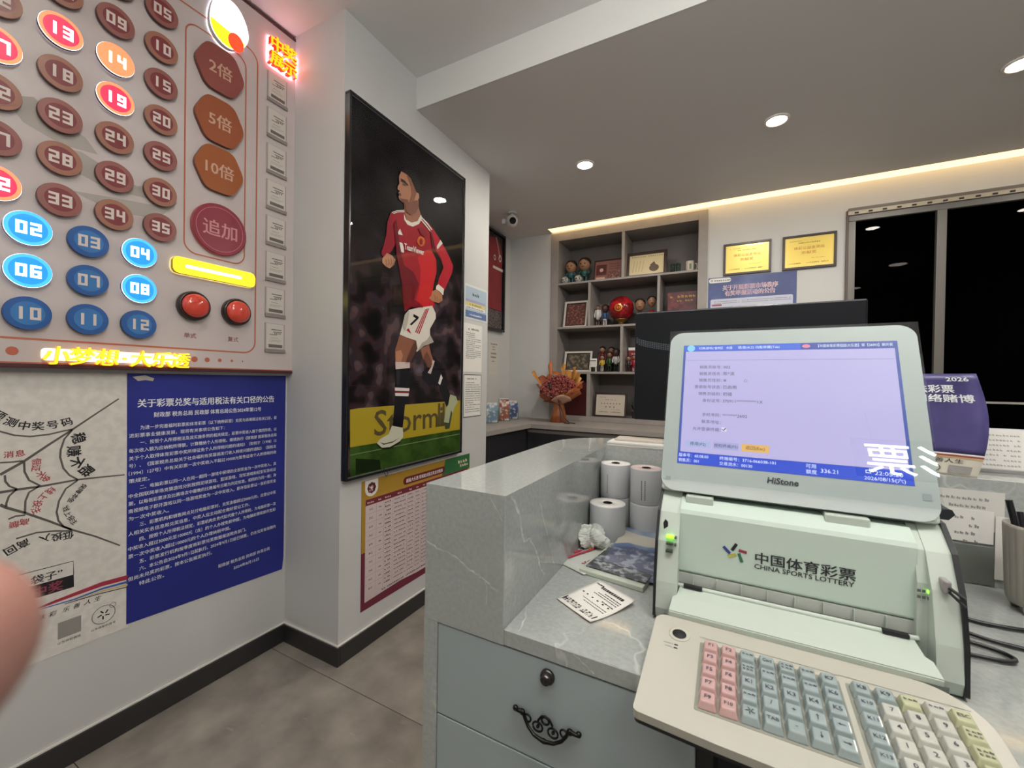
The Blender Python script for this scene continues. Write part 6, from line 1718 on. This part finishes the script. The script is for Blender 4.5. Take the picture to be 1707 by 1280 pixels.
for i, (s__, zy) in enumerate((('销售员账号：', .2180), ('销售员姓名：', .2055), ('销售员性别：', .1930), ('登录账号状态：', .1805), ('销售员级别：', .1680), ('身份证号：', .1555), ('手机号码：', .1300), ('联系地址：', .1175), ('允许登录终端：', .1045))):
    d.text(s__, -.0855, zy, .0068, .0011, align='r')
d.build('form_labels', SD_, mo_)
d = MB().text('002', -.0835, .2180, .0072, .0011).text('陈*滨', -.0835, .2055, .0072, .0011).text('已启用', -.0835, .1805, .0072, .0011).text('初级', -.0835, .1680, .0072, .0011).text('370911**********1X', -.0835, .1555, .0072, .0011, fit=.058).text('*******2602', -.0835, .1300, .0072, .0011, fit=.036)
ring(disc(.0024, 14, -.081, .1955), disc(.0019, 14, -.081, .1955), d, .0011); d.flat(disc(.0011, 10, -.081, .1955), .0011)
ring(disc(.0024, 14, -.050, .1950), disc(.0020, 14, -.050, .1950), d, .0011)
d.stroke([(-.0835, .1085), (-.0815, .1062), (-.0775, .1110)], .0014, .0013)
d.text('停用(F2)', -.1190, .0780, .0068, .0013, align='c').text('授权终端(F5)', -.0774, .0780, .0064, .0013, align='c', fit=.034).text('返回(Esc)', -.0362, .0780, .0068, .0013, align='c')
d.build('form_values', SD2, mo_)
MB().rect(-.0842, .1048, -.0768, .1118, .0010).build('check_box', mat('scr_box', '#000000', .3, emit=.9, ecol='#e6e2fa'), mo_)
d = MB()
for s__, x_ in (('切换游戏(*)', -.124), ('复制区', -.098), ('充值', -.080), ('语音(K2)', -.062), ('功能收藏(Tab)', -.036)):
    d.text(s__, x_, .2555, .0056, .0011, fit=len(s__) * .0037 + .002)
d.text('【中国体育彩票超级大乐透】第【26093】期开奖', .052, .2555, .0058, .0011, fit=.092)
d.text('版本号：60.08.00', -.1475, .0575, .0066, .0011, fit=.045).text('销售员：001', -.1475, .0490, .0066, .0011, fit=.031)
d.text('终端编号：3716-066038-101', -.0860, .0575, .0064, .0011, fit=.077).text('交易流水：00130', -.0860, .0490, .0064, .0011, fit=.046)
d.text('可用', .0290, .0575, .0068, .0011).text('额度', .0290, .0490, .0068, .0011).text('336.21', .0470, .0520, .0082, .0011)
d.text('22:05:20', .1085, .0560, .0076, .0011, fit=.030).text('2026/08/15(六)', .0965, .0482, .0070, .0011, fit=.044)
ring(rc(.0985, .0575, .1045, .0620), rc(.0993, .0583, .1037, .0612), d, .0011); ring(rc(.1025, .0600, .1075, .0640), rc(.1033, .0608, .1067, .0632), d, .0011)
d.build('screen_white_text', SL, mo_)
MB().flat(disc(.0055, 16, .036, .2578, .0034), .0010).build('news_icon', mat('scr_pink', '#000000', .3, emit=.9, ecol='#f08aa0'), mo_)
MB().text('HiStone', -.0005, .0285, .0125, .0011, align='c', bold=.03, fit=.0400, shear=.12).build('brand_lettering', mat('brand_ink', '#343840', .4), mo_)
MB().rect(-.166, .016, -.158, .022, .0006).rect(.156, .028, .165, .037, .0006).build('faint_mark', mat('faint_mark', '#a3adb0', .5), mo_)
MB().box((-MWd / 2 - .0015, .018, .0028), (MWd / 2 + .0015, MHt + .0025, .0042)).build('screen_protector', glass_mat('protector', '#fafcfc', .0, 1.5, 1.2), mo_)

# ------------------------------------------------------------------ keyboard
kb = thing('terminal_keyboard', 'wide cream keyboard with pink, grey and yellow keys in front of the terminal', 'keyboard', (-.0890, .4640, .8905), rotx(math.radians(6.8)))
KW, KL = .332, .177
KBM = mat('keyboard_cream', '#b6b4a9', .38)
def arcp(cx, cy, r, a0, a1, n=6, ry=None): return [(cx + r * math.cos(math.radians(a0 + (a1 - a0) * i / n)), cy + (ry or r) * math.sin(math.radians(a0 + (a1 - a0) * i / n))) for i in range(n + 1)]
out = arcp(.006, .006, .006, 180, 270, 3) + [(KW * .25, -.004), (KW * .5, -.0055), (KW * .75, -.004)] + arcp(KW - .008, .008, .008, 270, 360, 3) + [(KW - .001, KL * .5)] + arcp(KW - .052, KL - .055, .052, 0, 90, 8, .055) + arcp(.016, KL - .014, .016, 90, 180, 6, .014)
MB().prism(out, -.0095, 0).build('top_case', KBM, kb, bevel=.003, seg=3)
MB().prism([(p[0] * .994 + .001, p[1] * .992 + .0006) for p in out], -.0145, -.0095).build('base_case', BLACK, kb)
MB().box((.03, KL - .025, -.0200), (KW - .04, KL - .016, -.0145)).build('rear_foot', BLACK, kb)
kx0 = .0630; ky1 = .1365
pw_, ph_ = .0204, .0212
WELL = mat('key_well', '#8a8a80', .5)
MB().prism(rrect(kx0 - .003, ky1 - 5 * ph_ - .002, kx0 + 7 * pw_ + .001, ky1 + .002, .002), 0, .0004).build('key_well', WELL, kb)
rx = kx0 + 7 * pw_ + .0085
MB().prism(rrect(rx - .002, ky1 - 5 * ph_ - .002, rx + 5 * pw_ + .001, ky1 + .002, .002), 0, .0004).build('key_well', WELL, kb)
gv = MB().stroke([(kx0 - .004, ky1 + .012), (kx0 + 6.6 * pw_, ky1 + .012), (kx0 + 6.9 * pw_, ky1 + .0105), (kx0 + 7.2 * pw_, ky1 + .012), (KW - .012, ky1 + .012)], .0011, .0003)
gv.build('groove', mat('groove_grey', '#85857a', .6), kb)
cap_me = {}
def key(x_, y_, c, legend):
    if c not in cap_me:
        w, l, h = pw_ - .0012, ph_ - .0014, .0085
        i_ = .0027
        b_ = MB().add([(-w / 2, -l / 2, 0), (w / 2, -l / 2, 0), (w / 2, l / 2, 0), (-w / 2, l / 2, 0), (-w / 2 + i_, -l / 2 + i_ * 1.3, h), (w / 2 - i_, -l / 2 + i_ * 1.3, h), (w / 2 - i_, l / 2 - i_ * .8, h + .0008), (-w / 2 + i_, l / 2 - i_ * .8, h + .0008)], [(3, 2, 1, 0), (4, 5, 6, 7), (0, 1, 5, 4), (1, 2, 6, 5), (2, 3, 7, 6), (3, 0, 4, 7)])
        o = b_.build('key', mat('key_' + c, c, .16, coat=.4), kb, bevel=.0013, seg=2)
        cap_me[c] = o
    else:
        o = cap_me[c].copy(); COL.objects.link(o); o.parent = kb
    o.location = (x_, y_, .0004)
    if legend:
        m_ = MB()
        if legend == '*':
            for i in range(5):
                a_ = math.radians(90 + 72 * i); m_.stroke([(.0008 * math.cos(a_), .0008 * math.sin(a_)), (.0046 * math.cos(a_ + .5), .0046 * math.sin(a_ + .5))], .0011, 0)
        elif legend.startswith('~'):
            for r_ in range(int(legend[1])):
                scribble(m_, -.0054, .0058, .0002 - .0046 * r_, .0040, 0, r_)
        elif legend in '←→↑↓':
            dx, dy = {'←': (-1, 0), '→': (1, 0), '↑': (0, 1), '↓': (0, -1)}[legend]
            m_.stroke([(-dx * .003, -dy * .003), (dx * .002, dy * .002)], .0008, 0)
            m_.flat([(dx * .004, dy * .004), (dx * .0012 - dy * .0016, dy * .0012 + dx * .0016), (dx * .0012 + dy * .0016, dy * .0012 - dx * .0016)], 0)
        else:
            sz = .0076 if len(legend) < 3 else .0060
            m_.text(legend, 0, 0, sz, 0, align='c', valign='c', bold=.015)
        m_.build('legend', mat('key_ink', '#3e3e46', .5), o).location = (0, .0006, .0094)
P_, G_, W_, Y_ = '#bd9a97', '#929f9f', '#b9bab2', '#b3b594'
rows_l = [['F1', 'F2', '~1', 'Ctrl', '~2', '~1', 'K7'], ['F3', 'F4', '~2', '~1', '~1', '~1', 'K6'], ['F5', 'F6', 'K1', 'K2', 'K3', 'K4', 'K5'], ['F7', 'F8', '~1', '/', '+', '↑', '←'], ['F9', 'F10', '*', 'TAB', '-', '↓', '→']]
for r_, row in enumerate(rows_l):
    for c_i, lg in enumerate(row):
        key(kx0 + (c_i + .5) * pw_, ky1 - (r_ + .5) * ph_, P_ if c_i < 2 else G_, lg)
rows_r = [['K8', 'K9', '~1', '~1', 'ESC'], ['K10', '7', '8', '9', '~2'], ['K11', '4', '5', '6', '~2'], ['K12', '1', '2', '3', '~2'], ['K13', '0', '00', '.', '~1']]
for r_, row in enumerate(rows_r):
    for c_i, lg in enumerate(row):
        c = G_ if c_i == 0 or (c_i == 1 and r_ == 0) else (Y_ if c_i == 4 or (r_ == 0 and c_i == 2) else W_)
        key(rx + (c_i + .5) * pw_, ky1 - (r_ + .5) * ph_, c, lg)
dl = MB().lathe([(.0135, 0), (.0135, .0008), (.0125, .0012), (.0095, .0012), (.0088, .0006), (.0088, .0014), (0, .0014)], 28, Matrix.Translation((.034, .142, 0)), mis=[0, 0, 0, 0, 1, 1]).build('key_dial', [mat('dial_cream', '#bdbbae', .4), INK], kb)
MB().box((.030, .1193, 0), (.0345, .1210, .0006)).box((.030, .1133, 0), (.0345, .1150, .0006)).build('indicator', INK, kb)
m_ = MB(); scribble(m_, .017, .029, .1193, .0024, .0004); scribble(m_, .019, .029, .1133, .0024, .0004); m_.build('indicator_text', GREYINK, kb)

# ------------------------------------------------------------------ lit sign hanging behind the photographer (mirrored in the screen protector)
sg = thing('hanging_sign', 'white lit Chinese lottery lettering hanging from the ceiling behind the counter seat', 'sign', (1.145, -1.13, 2.385), cols((-1, 0, 0), (0, 0, 1), (0, 1, 0)))
MB().box((-.05, -.012, -.02), (.50, .245, -.004)).build('backing', mat('sign_backing', '#23252a', .5), sg)
MB().text('彩', .115, .018, .225, 0, align='c', depth=.006).text('票', .345, .018, .225, 0, align='c', depth=.006).build('lit_lettering', mat('sign_white', '#ffffff', .4, emit=11, ecol='#ffffff'), sg)
for x_ in (.05, .40):
    MB().tube([(x_, .244, -.012), (x_, ZC - 2.385, -.012)], .004, 6).build('hanging_rod', ALU, sg)

# ------------------------------------------------------------------ photographer's hand at the left edge of the lens
def cpt(r, u, f): return Vector((0, 0, CAMZ)) + CR * r + CU * u + CF * f
chains = []
verts, edges, rad = [], [], []
def vtx(p, r):
    verts.append(tuple(cpt(*p))); rad.append(r); return len(verts) - 1
palm = vtx((-.098, -.070, -.040), .021)
wrist = vtx((-.110, -.125, -.062), .023)
arm = vtx((-.125, -.21, -.10), .030)
edges += [(palm, wrist), (wrist, arm)]
def finger(pts, rs, root):
    prev = root
    for p, r in zip(pts, rs):
        i = vtx(p, r); edges.append((prev, i)); prev = i
finger([(-.092, -.030, -.016), (-.073, -.0225, .020), (-.0540, -.0225, .0335), (-.0424, -.0246, .0355)], (.0105, .0100, .0098, .0094), palm)
finger([(-.110, -.038, -.012), (-.108, -.010, .012), (-.094, .012, .016), (-.084, .018, .010)], (.0105, .0094, .0086, .0070), palm)
finger([(-.118, -.050, -.018), (-.122, -.030, .008), (-.112, -.010, .018), (-.102, -.002, .018)], (.0100, .0088, .0080, .0066), palm)
finger([(-.120, -.066, -.022), (-.126, -.054, .004), (-.118, -.040, .016), (-.109, -.034, .018)], (.0090, .0080, .0072, .0060), palm)
finger([(-.078, -.082, -.030), (-.062, -.086, -.018), (-.050, -.082, -.010), (-.043, -.079, -.006)], (.0125, .0110, .0098, .0080), palm)
me = bpy.data.meshes.new('hand_skin')
me.from_pydata(verts, edges, [])
ho = bpy.data.objects.new('person_hand', me); COL.objects.link(ho)
sk = ho.modifiers.new('skin', 'SKIN'); sk.use_smooth_shade = True
for i, v in enumerate(me.skin_vertices[0].data):
    v.radius = (rad[i], rad[i]); v.use_root = (i == 0)
ss = ho.modifiers.new('sub', 'SUBSURF'); ss.levels = 2; ss.render_levels = 2
SKINM = mat('skin', '#a3756a', .5, noise=(60, '#996c60', .4, .6))
me.materials.append(SKINM)
tag(ho, 'blurred pink fingertip of a hand at the left edge of the picture', 'hand')
